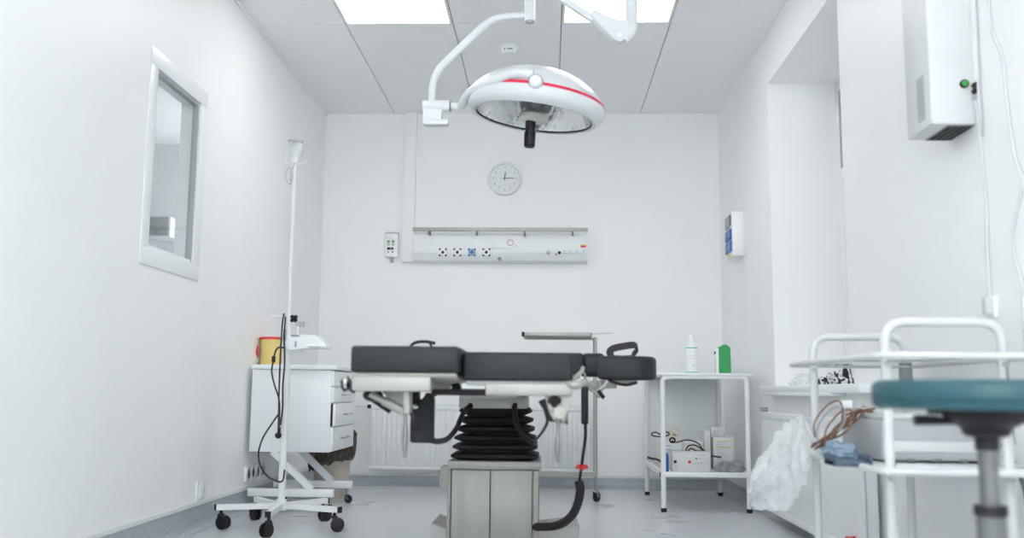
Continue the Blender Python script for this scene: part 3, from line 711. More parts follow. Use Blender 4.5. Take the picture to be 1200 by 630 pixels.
# ------------------------------------------------------------------ drawer cart
def drawer_cart():
    Y0, Y1 = 5.10, 5.66
    a = P(294.5, 429, Y0); c = P(389, 530, Y0)
    X0, X1 = max(a.x, XL + .022), c.x
    zt_, zb_ = P(340, 427, Y0).z, c.z
    t = thing('drawer_cart', 'white rolling drawer cabinet on slanted legs against the left wall', 'drawer cart', ((X0 + X1) / 2, (Y0 + Y1) / 2, 0))
    obj('body', B().box(X0 + .005, X1 - .016, Y0 + .003, Y1, zb_, zt_ - .028, bev=.003), 'white', t)
    obj('countertop', B().box(X0, X1 + .014, Y0 - .006, Y1 + .01, zt_ - .026, zt_, bev=.005), 'white', t)
    # drawers on the right side
    H = zt_ - .03 - zb_; zz = [P(400, y, Y0).z for y in (434, 453.5, 471, 500, 531)]; zz[0] = zt_ - .03; zz[4] = zb_
    zz = [zt_ - .03, zt_ - .03 - H * .20, zt_ - .03 - H * .40, zt_ - .03 - H * .69, zb_ + .002]
    for k in range(4):
        out = .012 if k == 2 else 0
        d = obj('drawer', B().box(X1 - .016 + out, X1 + out, Y0 + .004, Y1 - .004, zz[k + 1] + .003, zz[k] - .003, bev=.002), 'white', t)
        zc = (zz[k] + zz[k + 1]) / 2
        obj('handle', B().tube([(X1 + out - .002, Y0 + .20, zc), (X1 + out + .022, Y0 + .20, zc), (X1 + out + .022, Y0 + .36, zc), (X1 + out - .002, Y0 + .36, zc)], .0045, fil=.012, n=8), 'chrome', d)
        if k == 2: obj('gap_shade', B().box(X1 - .016, X1 - .003, Y0 + .006, Y1 - .02, zz[k + 1] + .004, zz[k] - .004), 'black', t, False)  # black fill paints the shade inside the open drawer gap
    # legs: two Z shaped sides
    zbar = P(340, 577.5, Y0).z; hb = .021
    for nm, y, sx in (('front', Y0 + .03, 0), ('rear', Y1 - .05, 0)):
        xa, xb = X0 + .003, X1 + .012
        s = B(); s.box(xa, xb, y - .018, y + .018, zbar - hb, zbar + hb, bev=.004); o = obj('base_bar', s, 'whitemetal', t)
        xt, xm = X0 + .14, X1 - .12
        obj('leg', B().bar((xt - .01, y, zb_ + .002), (xm + .01, y, zbar + hb - .003), .034, .040, up=Vector((0, 1, 0))), 'whitemetal', t)
        for x in (xa + .05, xb - .03): caster(t, x, y, zbar - hb + .004, r=.024, w=.018, ang=-.4, wheel='darkgrey')
    obj('cross_bar', B().box(X0 + .15, X0 + .19, Y0 + .03, Y1 - .05, zbar - hb + .006, zbar + hb - .006, bev=.004), 'whitemetal', t)
    return X0, X1, Y0, Y1, zt_
CX0, CX1, CY0, CY1, CZT = drawer_cart()
def sharps():
    y = CY0 + .19; a = P(305.5, 397, y); c = P(331, 427, y); x0, x1 = a.x, c.x; cx = (x0 + x1) / 2; hw = (x1 - x0) / 2
    t = thing('sharps_container', 'yellow sharps container with red lid on the white drawer cabinet', 'sharps container', (cx, y, CZT))
    h = a.z - CZT
    b = B(); rr = [(hw * .88, CZT), (hw * .92, CZT + .004), (hw, CZT + h)]
    b.lathe([(0, CZT)] + rr + [(0, CZT + h)], c=(cx, y, 0), n=36); obj('tub', b, 'yellow', t)
    obj('lid', B().lathe([(hw * 1.0, CZT + h - .004), (hw * 1.06, CZT + h - .004), (hw * 1.06, CZT + h + .008), (hw * .8, CZT + h + .012), (0, CZT + h + .014)], c=(cx, y, 0), n=36), 'red', t)
    # round flap hanging at the left
    Mx = Matrix.Translation(Vector((cx - hw * 1.02, y - .03, CZT + h * .52))) @ Matrix.Rotation(-PI / 2, 4, 'Y') @ Matrix.Rotation(.3, 4, 'X')
    obj('flap', B().lathe([(0, .012), (.024, .012), (.034, .004), (.034, 0), (0, 0)], M4=Mx, n=24), 'red', t)
    obj('handle', B().tube(catmull([(cx - hw * 1.0, y - .05, CZT + h - .01), (cx - hw * 1.18, y - .05, CZT + h * .55), (cx - hw * .95, y - .05, CZT + .02)], 8), .003, n=8), 'plastic', t)
sharps()

def waste_bin():
    y = 5.90; cl, cr = P(366, 575, y).x, P(410, 575, y).x; cx = (cl + cr) / 2; r = (cr - cl) / 2
    t = thing('waste_bin', 'beige waste bin with dark brown bag behind the white drawer cabinet', 'waste bin', (cx, y, 0))
    H = .345
    obj('bin', B().lathe([(0, .0), (r * .86, .0), (r * .89, .006), (r * 1.0, H), (r * 1.04, H + .006), (r * 1.0, H + .01), (r * .97, H), (r * .85, .012), (0, .012)], c=(cx, y, 0), n=40), 'beige', t)
    from mathutils import noise
    b = B(); n = 72; rings = []
    prof = [(.95, -.02), (1.02, .012), (1.14, .022), (1.22, .0), (1.24, -.03), (1.25, -.07), (1.24, -.11), (1.17, -.145)]
    for j, (f, z) in enumerate(prof):
        ring = []
        for k in range(n):
            a = 2 * PI * k / n; nn = noise.noise(Vector((math.cos(a) * 4, math.sin(a) * 4, j * .55))); n3 = noise.noise(Vector((math.cos(a) * 9, math.sin(a) * 9, j * .9 + 5)))
            rr = r * f + (.012 * nn + .012 * n3) * min(1, j / 2); zz = H + z + .022 * n3 * (j > 1) + .042 * math.cos(a) - .02 * (j > 3) * nn
            ring.append(b.bm.verts.new((cx + rr * math.cos(a), y + rr * math.sin(a), zz)))
        rings.append(ring)
    for j in range(len(rings) - 1):
        for k in range(n): b.bm.faces.new((rings[j][k], rings[j][(k + 1) % n], rings[j + 1][(k + 1) % n], rings[j + 1][k]))
    obj('bin_bag', b, 'darkfilm', t, label='crumpled dark brown bag over the rim')
waste_bin()

# ------------------------------------------------------------------ IV stand
def iv_stand():
    Y = 4.60; hub = P(329.5, 592, Y); za = hub.z
    t = thing('infusion_stand', 'white five-legged infusion stand in front of the drawer cabinet', 'infusion stand', (hub.x, Y, 0))
    tips = [(253, 594), (314, 602.5), (397.5, 597), (383, 586), (299.5, 584.5)]
    for i, (px, py) in enumerate(tips):
        q = PZ(px, py, za); d = (q - hub); d.z = 0
        o = obj('leg', B().bar(hub, hub + d, .024, .026), 'whitemetal', t)
        e = hub + d; u = d.normalized()
        obj('end_cap', B().bar(e - u * .002, e + u * .008, .025, .027), 'black', o)
        caster(t, e.x - u.x * .025, e.y - u.y * .025, za - .010, r=.032, w=.019, ang=[-.3, -1.9, .2, .9, 2.4][i], twin=True, fork='black')
    obj('hub', B().cyl(hub + Vector((0, 0, -.022)), hub + Vector((0, 0, .03)), .026), 'whitemetal', t)
    zc = P(338, 372, Y).z; zt_ = P(347, 196, Y).z
    obj('lower_pole', B().cyl((hub.x, Y, za), (hub.x, Y, zc), .0175), 'whitemetal', t)
    obj('upper_pole', B().cyl((hub.x, Y, zc - .05), (hub.x, Y, zt_ + .02), .0085), 'whitemetal', t)
    obj('collar', B().cyl((hub.x, Y, zc - .025), (hub.x, Y, zc + .008), .022), 'plastic', t)
    # clamp knob
    kx = P(346, 367, Y); b = B(); b.cyl((hub.x + .01, Y, zc - .006), (kx.x, Y, zc - .006), .006)
    for k in range(4):
        a = PI / 4 + k * PI / 2; b.ball((kx.x, Y - .012 + 0, zc - .006), .014); b.ball((kx.x + math.cos(a) * .012, Y - .02, zc - .006 + math.sin(a) * .012), .010)
    obj('clamp_knob', b, 'darkgrey', t)
    q = P(318.5, 370.5, Y); obj('side_arm', B().cyl((q.x, Y, q.z), (hub.x, Y, q.z), .005), 'whitemetal', t)
    # hook cross at the top
    b = B()
    for s in (-1, 1): b.tube([(hub.x, Y, zt_ + .02), (hub.x + s * .045, Y, zt_ + .015), (hub.x + s * .055, Y, zt_ + .03)], .0035, n=8, fil=.015)
    obj('hook', b, 'whitemetal', t)
    # infusion pump (held by the stand)
    t2 = thing('infusion_pump', 'white medical pump clamped on the infusion stand above the cabinet', 'infusion pump', (hub.x, Y - .05, P(350, 412, Y).z))
    p0, p1 = P(341, 392, Y - .05), P(384, 411, Y - .05)
    b = B(); poly = [(p0.x, p0.z), (p0.x + .13, p0.z - .002), (p1.x, p1.z + .030), (p1.x, p1.z + .022), (p1.x - .02, p1.z + .012), (p0.x + .06, p1.z + .006), (p0.x, p1.z)]
    b.prism(poly, 'y', Y - .10, Y - .0, bev=.006); obj('body', b, 'plastic', t2)
    q = P(372, 405, Y - .1); obj('tray', B().box(q.x - .045, q.x + .048, Y - .112, Y - .02, q.z - .012, q.z + .004, bev=.004), 'plastic', t2)
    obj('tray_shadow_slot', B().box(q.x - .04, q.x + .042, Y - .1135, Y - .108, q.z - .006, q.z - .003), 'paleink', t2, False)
    q = P(345.5, 393, Y - .1); obj('display', B().box(q.x - .020, q.x + .022, Y - .1025, Y - .09, q.z - .006, q.z + .004, bev=.001), 'ink', t2)
    q = P(346.5, 403, Y - .1); obj('side_slot', B().box(q.x - .004, q.x + .004, Y - .102, Y - .09, q.z - .014, q.z + .014, bev=.001), 'ink', t2)
    for k, px in enumerate((345, 350, 355, 360)):
        q = P(px, 411, Y - .06); obj('knob', B().ball(q, .0075), 'plastic', t2)
    obj('clamp', B().box(hub.x - .026, hub.x + .03, Y - .03, Y + .028, p1.z + .01, p1.z + .05, bev=.006), 'plastic', t2)
    q = P(357, 381, Y + .06); obj('bracket', B().box(q.x - .020, q.x + .020, Y - .03, Y - .015, q.z - .012, q.z + .014, bev=.003).box(q.x - .016, q.x - .006, Y - .03, Y - .015, q.z - .10, q.z - .0, bev=.003, mi=1), ['greyplastic', 'plastic'], t2)
    q = P(333.5, 392, Y - .02); obj('cable_clip', B().box(q.x - .008, q.x + .008, Y - .04, Y - .012, q.z - .028, q.z + .026, bev=.004), 'greyplastic', t2)
    # bottle on top
    q = P(348.5, 190, Y); bx = q.x
    t3 = thing('infusion_bottle', 'clear plastic infusion bottle hanging at the top of the infusion stand', 'infusion bottle', (bx, Y - .045, q.z))
    z0 = P(348, 194, Y).z; z1 = P(348, 169, Y).z; yy = Y - .046
    obj('bottle', B().lathe([(0, z0 + .028), (.020, z0 + .030), (.030, z0 + .045), (.036, z0 + .06), (.037, z1 - .012), (.033, z1 - .004), (0, z1 - .002)], c=(bx, yy, 0), n=28), 'milky', t3)
    obj('neck', B().lathe([(0, z0), (.016, z0), (.018, z0 + .01), (.018, z0 + .03), (0, z0 + .03)], c=(bx, yy, 0), n=20), 'plastic', t3)
    obj('base_cap', B().lathe([(.030, z1 - .004), (.038, z1 - .002), (.038, z1 + .006), (0, z1 + .006)], c=(bx, yy, 0), n=28), 'paleink', t3)
    obj('hanger', B().tube([(bx - .02, yy, z1 + .004), (bx - .035, yy + .012, z1 + .012), (hub.x - .054, Y, zt_ + .028)], .0025, n=8, smooth=5), 'plastic', t3)
    pts = [Vector((bx - .002, yy, z0 + .002)), P(342, 200, Y - .05), P(340, 208, Y - .05), P(341, 216, Y - .05), P(337, 213, Y - .05), P(334.5, 205, Y - .05), P(336.5, 197.5, Y - .05), P(340.5, 198, Y - .05), P(342, 208, Y - .05), P(340, 216, Y - .05)]
    obj('tubing', B().tube(pts, .0022, n=6, smooth=6), 'paleink', t3)
    # dark power leads
    Yc = Y - .032
    t4 = thing('power_lead', 'dark power leads hanging in loops down the infusion stand', 'cable', P(326, 512, Yc))
    def cab(ps, y=Yc, r=.0042): return obj('cable', B().tube([P(a, b_, y) for a, b_ in ps], r, n=8, smooth=6), 'cable', t4)
    cab([(333, 367), (331, 378), (329.5, 400), (328, 430), (327, 460), (326.5, 490), (326, 505)])
    cab([(334.5, 371), (333, 395), (333.5, 425), (331.5, 450), (331, 478), (328.5, 498)], Yc - .010)
    cab([(334, 408), (328, 406.5), (323, 411), (320, 424), (318.5, 436), (322, 452), (327, 468), (327.5, 488), (327, 500)], Yc - .020)
    cab([(327, 484), (318, 497), (308, 513), (303, 530), (305, 545), (313, 557), (323, 563), (331, 563), (333.5, 550)], Yc + .0)
    q = P(320.5, 420.5, Yc - .02); obj('adapter', B().box(q.x - .008, q.x + .009, q.y - .008, q.y + .008, q.z - .017, q.z + .015, bev=.004), 'darkgrey', t4)
    q = P(326, 510, Yc - .01); b = B(); b.ball((q.x, q.y, q.z), .015, sc=(1.1, .9, 1)); b.cyl((q.x + .002, q.y, q.z), (q.x + .004, q.y, q.z + .04), .009, .006); obj('plug', b, 'black', t4)
iv_stand()

# ------------------------------------------------------------------ operating table
def table():
    t = thing('operating_table', 'black-cushioned steel operating table in the middle of the room', 'operating table', (-.2, 3.6, 0))
    # cushions
    def cushion(x0, x1, y0, y1, z0, z1, nm='leg_cushion'):
        o = obj(nm, B().box(x0, x1, y0, y1, z0, z1, bev=.010, seg=3), 'leather', t)
        obj('support_plate', B().box(x0 + .01, x1 - .01, y0 + .015, y1 - .01, z0 - .012, z0 + .001, bev=.003), 'satin', t)
        return o
    Yl = 2.50
    a, c = P(411, 404.5, Yl), P(538, 437, Yl)
    cushion(a.x, c.x, Yl, Yl + .62, c.z, a.z)
    Ym = 2.56
    d, e = P(542, 412, Ym), P(671.5, 446.5, Ym)
    cushion(d.x, e.x, Ym, Ym + .58, e.z, d.z)
    s0, s1 = P(415, 411, 3.2), P(683.5, 439, 3.2)
    cushion(s0.x + .03, s1.x, 3.20, 3.70, s1.z, s0.z, 'seat_cushion')
    cushion(s0.x + .03, s1.x, 3.72, 4.52, s1.z, s0.z, 'back_cushion')
    cushion(s0.x + .14, s1.x - .14, 4.54, 4.80, s1.z, s0.z, 'head_cushion')
    # left leg section rail, frame
    q0, q1 = P(411, 440, Yl), P(504, 459, Yl)
    obj('leg_frame', B().box(q0.x, q1.x, Yl + .012, Yl + .06, q1.z, q0.z, bev=.006), 'satin', t)
    obj('leg_frame_side', B().box(q0.x + .01, q0.x + .035, Yl + .05, Yl + .60, q1.z + .008, q0.z - .006, bev=.004).box(q1.x - .03, q1.x - .005, Yl + .05, Yl + .60, q1.z + .008, q0.z - .006, bev=.004), 'satin', t)
    # knob at left end
    k0 = P(406, 449, Yl + .03); b = B()
    Mx = Matrix.Translation(k0) @ Matrix.Rotation(PI / 2, 4, 'X')
    b.lathe([(0, -.012), (.014, -.012), (.020, -.008), (.020, .008), (.014, .014), (0, .014)], M4=Matrix.Translation(k0) @ Matrix.Rotation(PI / 2, 4, 'Y') @ Matrix.Diagonal((1, 1, .55, 1)), n=24)
    o = obj('clamp_knob', b, 'chrome', t)
    b = B(); b.cyl(k0, Vector((q0.x + .01, k0.y, k0.z)), .006); b.tube([P(401.5, 445, Yl + .02), P(402, 453, Yl + .02), P(405, 458, Yl + .02)], .006, n=10); b.tube([P(408, 446, Yl + .02), P(411, 450, Yl + .02), P(412, 456, Yl + .02), P(416, 459, Yl + .02)], .006, n=10, smooth=4)
    obj('knob_grip', b, 'black', o)
    # diagonal support under the left leg section
    p, q = P(434, 461, Yl + .1), P(478, 484, Yl + .1)
    obj('gas_strut', B().cyl(p, q, .0095).cyl(p + (q - p) * .35, q, .013), 'satin', t)
    p, q = P(430, 462, Yl + .14), P(458, 481, Yl + .14)
    obj('strut_rod', B().cyl(p, q, .010).ball(P(437, 463, Yl + .13), .022, sc=(1.3, .8, .8)), 'black', t)
    b = B(); poly = [P(448, 458, Yl + .15), P(481, 458, Yl + .15), P(481, 483, Yl + .15), P(472, 481, Yl + .15)]
    b.prism([(v.x, v.z) for v in poly], 'y', Yl + .13, Yl + .15); obj('gusset_plate', b, 'steel', t, False)
    def lever(px, y0, y1, Y, w0, nm='lever_handle'):
        pts = [P(px + .6, y0, Y), P(px + .4, (y0 * 2 + y1) / 3, Y), P(px, (y0 + y1 * 2) / 3, Y), P(px - .2, y1, Y)]
        cv = catmull(pts, 6); rr = [1.0, .8, 1.3, .9]
        def rf(s):
            x = s * 3; i = min(2, int(x)); return w0 * (rr[i] + (rr[i + 1] - rr[i]) * (x - i))
        obj(nm, B().sweep(cv, rf, n=14), 'leversteel', t)
    lever(474.5, 470, 536, Yl + .05, .0065)
    b = B(); u = P(478.5, 466, Yl + .08); w_ = P(478.5, 484, Yl + .08); b.box(u.x - .008, u.x + .010, Yl + .04, Yl + .09, w_.z, q1.z + .01, bev=.003); obj('lever_post', b, 'satin', t)
    # dark drive box under left leg section
    y = Yl + .36; u, w_ = P(481.5, 461, y), P(505.5, 519, y)
    um = P(488, 487, y)
    b = B(); b.prism([(u.x, u.z + .02), (u.x + .018, u.z + .02), (u.x + .020, u.z - .022), (w_.x - .026, u.z - .012), (w_.x - .02, u.z + .006), (w_.x, u.z - .01), (w_.x, w_.z), (u.x, w_.z)], 'y', y, y + .075, bev=.004); obj('motor_box', b, 'darkgrey', t)
    u, w_ = P(502, 462, y + .1), P(507.5, 495, y + .1); obj('motor_bracket', B().box(u.x, w_.x, y + .08, y + .1, w_.z, u.z, bev=.002), 'black', t)
    u = P(487.5, 476, y - .005); obj('bolt', B().ball(u, .010), 'chrome', t)
    # hinge between leg sections with bright bolts
    y = Yl + .58; u, w_ = P(503, 447, y), P(545, 462, y)
    b = B(); poly = [P(505, 460, y), P(509, 451, y), P(536, 444, y), P(541, 456, y), P(520, 459, y), P(503, 468, y)]
    b.prism([(v.x, v.z) for v in poly], 'y', y - .01, y + .015, bev=.003); o = obj('hinge_plate', b, 'black', t)
    for (px, py) in ((515.5, 457), (521, 455.5), (526.5, 453.5)):
        v = P(px, py, y - .012); obj('bolt', B().cyl(v, v + Vector((0, .01, 0)), .0085, n=16), 'plastic', o)
    p, q = P(514, 452, y - .02), P(531, 447, y - .02); obj('hinge_arm', B().bar(p, q, .012, .016), 'satin', o)
    # wedge plate under left cushion end
    y = Yl + .14; b = B(); poly = [P(500, 439, y), P(541, 437, y), P(540, 444, y), P(530, 447, y), P(506, 447, y)]
    b.prism([(v.x, v.z) for v in poly], 'y', y, y + .40, bev=.004); obj('seat_wedge', b, 'satin', t)
    # right leg section underside
    q0, q1 = P(541, 447.5, Ym + .02), P(600, 455.5, Ym + .02)
    obj('white_pad_board', B().box(q0.x, q1.x, Ym + .03, Ym + .5, q1.z, q0.z - .002, bev=.003), 'plastic', t)
    q0, q1 = P(505, 455.5, Ym + .1), P(580, 463.5, Ym + .1)
    obj('cross_rail', B().box(q0.x, q1.x, Ym + .10, Ym + .13, q1.z, q0.z, bev=.002), 'black', t)
    q0, q1 = P(568.5, 448, Ym), P(671, 464, Ym)
    obj('side_rail', B().box(q0.x, q1.x, Ym + .004, Ym + .05, q1.z, q0.z, bev=.006), 'satin', t)
    obj('side_rail_return', B().box(q1.x - .035, q1.x - .006, Ym + .04, Ym + .56, q1.z + .006, q0.z - .004, bev=.004), 'satin', t)
    # right corner levers
    b = B(); b.tube([P(663, 449, Ym + .02), P(674, 451, Ym - .0), P(686, 448, Ym + .02), P(693, 452, Ym + .1)], lambda s: .011 - .003 * s, n=12, smooth=6)
    b.tube([P(670, 447, Ym + .02), P(676, 440, Ym + .04), P(681, 436, Ym + .06), P(683, 431, Ym + .1)], .006, n=10, smooth=5)
    b.ball(P(674, 451, Ym), .014, sc=(1.3, 1, .8)); obj('corner_clamp', b, 'satin', t)
    # clamp cluster below
    y = Ym + .02
    b = B(); b.prism([(v.x, v.z) for v in (P(638, 462, y), P(668, 462, y), P(667, 474, y), P(662, 492, y), P(650, 494, y), P(643, 482, y))], 'y', y + .005, y + .04, bev=.004); o = obj('lever_bracket', b, 'satin', t)
    b = B()
    for k in range(4):
        a_ = k * PI / 2; b.ball(P(649.5 + 4.2 * math.cos(a_), 469 + 4.2 * math.sin(a_), y - .006), .0095)
    obj('star_knob', b, 'black', o)
    b = B(); v = P(656, 483, y); b.cyl(v + Vector((0, -.016, 0)), v + Vector((0, .02, 0)), .017).ball(P(648, 479, y), .010).ball(P(660, 490, y), .011); obj('pivot', b, 'satin', o)
    lever(653.5, 486, 541, y, .0062)
    b = B(); b.prism([(v.x, v.z) for v in (P(630, 470, y + .08), P(640, 466, y + .08), P(652, 480, y + .08), P(664, 496, y + .08), P(640, 493, y + .08), P(637, 480, y + .08))], 'y', y + .07, y + .10, bev=.003); b.box(P(663, 478, y + .05).x, P(665.5, 478, y + .05).x, y + .05, y + .07, P(663, 497, y + .05).z, P(663, 472, y + .05).z); obj('lever_block', b, 'black', t)
    # column head
    Yc = 4.10; cx = P(581, 560, Yc).x
    u, w_ = P(538, 463, 3.92), P(618, 479, 3.92)
    b = B(); b.box(u.x, w_.x, 3.92, 4.34, w_.z, u.z, bev=.006); b.box(u.x + .03, w_.x - .03, 3.6, 4.5, u.z - .01, s1.z - .012, bev=.004); obj('column_head', b, 'steel', t)
    for px in (551, 603.5):
        v = P(px, 474.5, 3.915); obj('bolt', B().cyl(v, v + Vector((0, .015, 0)), .010, n=16).cyl(v + Vector((0, 0, -.01)), v + Vector((0, 0, -.03)), .008), 'black', t)
    # bellows
    def rrect(hx, hy, r, n=5):
        pts = []
        for (sx, sy, a0) in ((1, 1, 0), (-1, 1, PI / 2), (-1, -1, PI), (1, -1, 3 * PI / 2)):
            for k in range(n + 1):
                a_ = a0 + PI / 2 * k / n; pts.append((sx * (hx - r) + r * math.cos(a_), sy * (hy - r) + r * math.sin(a_)))
        return pts
    zt_, zb_ = P(580, 477, 3.95).z, P(580, 541, 3.95).z
    b = B(); N = 6; rings = []
    prof = []
    for k in range(N):
        f0 = k / N
        for g, inn in ((0.0, .036), (.30, .0), (.55, 0.0), (.94, .036)):
            f = f0 + g / N; prof.append((zt_ + (zb_ - zt_) * f, .150 + .038 * f - inn * (1 if k else (1 if g > .5 else .3))))
    prof.append((zb_, .19))
    for (z, hx) in prof:
        rings.append([b.bm.verts.new((cx + u_ , Yc + v_, z)) for u_, v_ in rrect(hx, hx * .8, .03)])
    for i in range(len(rings) - 1):
        L = len(rings[i])
        for k in range(L): b.bm.faces.new((rings[i][k], rings[i][(k + 1) % L], rings[i + 1][(k + 1) % L], rings[i + 1][k]))
    b.bm.faces.new(rings[0]); b.bm.faces.new(rings[-1])
    obj('bellows', b, 'rubber', t)
    # pedestal
    yf = 3.94; x0, x1 = P(526, 560, yf).x, P(632.5, 560, yf).x; z1 = zb_ + .004
    b = B(); b.box(x0 - .004, x1 + .004, yf - .004, yf + .40, z1 - .035, z1, bev=.004)
    b.box(x0 + .012, x1 - .02, yf + .01, yf + .38, .16, z1 - .03, bev=.003); b.box(x0 + .008, x1 - .010, yf + .004, yf + .385, .06, z1 - .23, bev=.004); obj('pedestal', b, 'steel', t)
    xm = (x0 + x1) / 2 - .015
    b = B(); b.box(x0 + .012, xm - .001, yf - .012, yf + .012, .012, z1 - .036, bev=.005); b.box(xm + .001, x1 - .030, yf - .012, yf + .012, .012, z1 - .036, bev=.005); obj('cover_panel', b, 'steel', t)
    for ex0, ex1 in ((x1 - .028, x1 - .004), (x0 - .004, x0 + .010)): obj('cover_edge', B().box(ex0, ex1, yf - .014, yf + .36, .012, z1 - .036, bev=.004), 'satin', t)
    u, w_ = P(515, 546, yf), P(528, 571, yf); b = B(); b.prism([(w_.x, u.z), (u.x + .006, u.z), (u.x, w_.z + .004), (w_.x, w_.z)], 'y', yf - .005, yf + .1, bev=.003); obj('side_flap', b, 'satin', t)
    # base
    xa, xb = P(504, 622, yf).x, P(679.5, 622, yf).x; zb1 = P(600, 616, yf).z
    b = B(); b.prism([(xa, .04), (xa, zb1 + .004), (xa + .06, zb1 - .02), (x0, zb1 - .02), (x1, zb1 - .018), (xb - .10, zb1 - .01), (xb - .01, zb1 + .004), (xb, zb1 - .005), (xb - .005, .04)], 'y', yf + .03, yf + .34, bev=.004); obj('base', b, 'steel', t)
    obj('base_skirt', B().box(xa + .012, xb - .012, yf + .04, yf + .33, .0, .045, bev=.004), 'black', t)
    # black cables on the table
    b = B(); b.tube([P(480, 481, Yl + .2), P(485, 490, Yl + .28), P(490, 500, Yl + .32)], .006, n=8, smooth=5); b.tube([P(503, 514, 2.92), P(512, 517, 3.1), P(524, 514, 3.4), P(534, 503, 3.6), P(540, 490, 3.75), P(546, 479, 3.85), P(552, 475, 3.88)], .010, n=10, smooth=7); obj('motor_cable', b, 'cable', t)
    b = B(); b.tube([P(603, 476, 3.90), P(603.5, 488, 3.86), P(607, 500, 3.83), P(614, 511, 3.82), P(622, 517, 3.84), P(627, 518, 3.9)], .011, n=10, smooth=7); obj('column_cable', b, 'darkgrey', t)
    b = B(); b.tube([P(627, 516, 3.84), P(634, 508, 3.5), P(640, 498, 3.1), P(642, 490, 2.8)], .005, n=8, smooth=6); obj('thin_cable', b, 'darkgrey', t)
    # thick foot hose
    b = B(); b.tube([P(678, 563, 3.62), P(680, 572, 3.62), P(678, 586, 3.64), P(672, 601, 3.68), P(662, 611, 3.74), P(650, 616, 3.80), P(636, 617, 3.88), P(625, 617, 3.96)], .0165, n=14, smooth=7); obj('hose', b, 'rubber', t)
    b = B(); b.tube([P(686, 497, 3.25), P(686, 512, 3.35), P(683, 535, 3.5), P(681, 550, 3.58), P(678.5, 565, 3.62)], .0055, n=8, smooth=7); obj('hand_control_cable', b, 'darkgrey', t)
    v = P(682, 547, 3.55); b = B(); b.ball(v, .012); 
    for s in (-1, 1): b.tube([v, v + Vector((s * .012, -.004, .004)), v + Vector((s * .020, -.006, -.004))], .006, n=8, smooth=4)
    obj('cable_tie', b, 'red', t, label='red tie on the hand control cable')
    # arm board on the right
    Ya = 3.30
    def board(x0, x1, dy, z0, z1, ang, ox, oy, nm):
        tb = bmesh.new(); n = 10; L = x1 - x0; hw = dy
        poly = []
        for k in range(n + 1):
            a_ = -PI / 2 + PI * k / n; poly.append((L - hw * .8 + hw * .8 * math.cos(a_), hw * math.sin(a_)))
        poly += [(0, hw), (0, -hw)]
        A = [tb.verts.new((u_, v_, z0)) for u_, v_ in poly]; C = [tb.verts.new((u_, v_, z1)) for u_, v_ in poly]
        tb.faces.new(A); tb.faces.new(list(reversed(C)))
        for k in range(len(poly)): tb.faces.new((A[k], A[(k + 1) % len(poly)], C[(k + 1) % len(poly)], C[k]))
        bmesh.ops.recalc_face_normals(tb, faces=list(tb.faces))
        bmesh.ops.bevel(tb, geom=[e_ for e_ in tb.edges if abs(e_.verts[0].co.z - e_.verts[1].co.z) < 1e-6], offset=.016, segments=4, affect='EDGES', profile=.5)
        bb = B(); bb.merge(tb, 0, Matrix.Translation(Vector((ox, oy, 0))) @ Matrix.Rotation(ang, 4, 'Z'))
        return bb
    u, w_ = P(704, 416.5, Ya), P(766, 445, Ya)
    arm = obj('arm_board', board(u.x, w_.x + .02, .095, w_.z, u.z, math.radians(-8), u.x, Ya + .10, 'arm'), 'leather', t)
    u2, w2_ = P(680, 414.5, Ya + .12), P(706, 440, Ya + .12)
    b = B(); b.box(u2.x, w2_.x + .005, Ya + .02, Ya + .20, w2_.z - .004, u2.z, bev=.018, seg=3); obj('arm_board_end', b, 'leather', t)
    b = B(); b.box(u.x + .0, w_.x - .05, Ya + .04, Ya + .14, w_.z - .014, w_.z - .002, bev=.003); b.box(u2.x, u.x + .06, Ya + .06, Ya + .12, w_.z - .03, w_.z - .004, bev=.004); obj('arm_board_plate', b, 'satin', t)
    b = B(); b.tube([P(712, 445, Ya + .02), P(724, 449, Ya + .02), P(735, 450.5, Ya + .02), P(746, 448, Ya + .02)], .0055, n=8, smooth=5); obj('arm_board_bail', b, 'black', t)
    obj('clamp_post', B().cyl(P(703, 446, Ya + .05), P(703, 462, Ya + .05), .008), 'steel', t)
    b = B(); b.tube([P(685, 452, Ya), P(696, 458, Ya), P(703, 465, Ya)], .007, n=8, smooth=4); b.tube([P(700, 458, Ya), P(708, 452, Ya), P(712, 446, Ya)], .010, n=10); o = obj('arm_board_clamp', b, 'steel', t)
    obj('clamp_grip', B().tube([P(701, 457, Ya - .01), P(706, 464, Ya - .01), P(708, 466, Ya - .01)], .007, n=8), 'black', o)
    # strap loops
    def loop(pts, Y0_, w): return B().sweep(catmull([P(a_, b_, Y0_ + k * .012) for k, (a_, b_) in enumerate(pts)], 6), 1.0, sec=[(-w, -.0035), (w, -.0035), (w, .0035), (-w, .0035)], up=Vector((0, 0, 1)))
    obj('strap', loop([(716, 417), (714.5, 412), (719, 408), (730, 405.5), (741, 404), (745.5, 405), (746.5, 409), (743, 414), (741, 417)], Ya + .04, .012), 'cable', arm)
    obj('strap', B().tube([P(715, 417, Ya + .12), P(730, 417.6, Ya + .12), P(742, 417, Ya + .12)], .004, n=8), 'cable', arm)
    b = B(); b.tube([P(481, 406, 3.4), P(485, 402, 3.4), P(493, 400, 3.4), P(503, 400.5, 3.4), P(510, 402, 3.4)], .0055, n=8, smooth=5); b.tube([P(503, 400.5, 3.4), P(505, 404, 3.4), P(507, 408, 3.4)], .004, n=8); obj('strap', b, 'cable', t)
    # hand control hanging from the rail
    y = 3.24; u, w_ = P(681, 444, y), P(690.5, 497, y)
    t2 = thing('hand_control', 'slim black hand control hanging beside the arm board of the table', 'hand control', ((u.x + w_.x) / 2, y, w_.z))
    obj('body', B().box(u.x, w_.x - .003, y - .013, y + .013, w_.z, u.z, bev=.006, seg=3), 'darkgrey', t2)
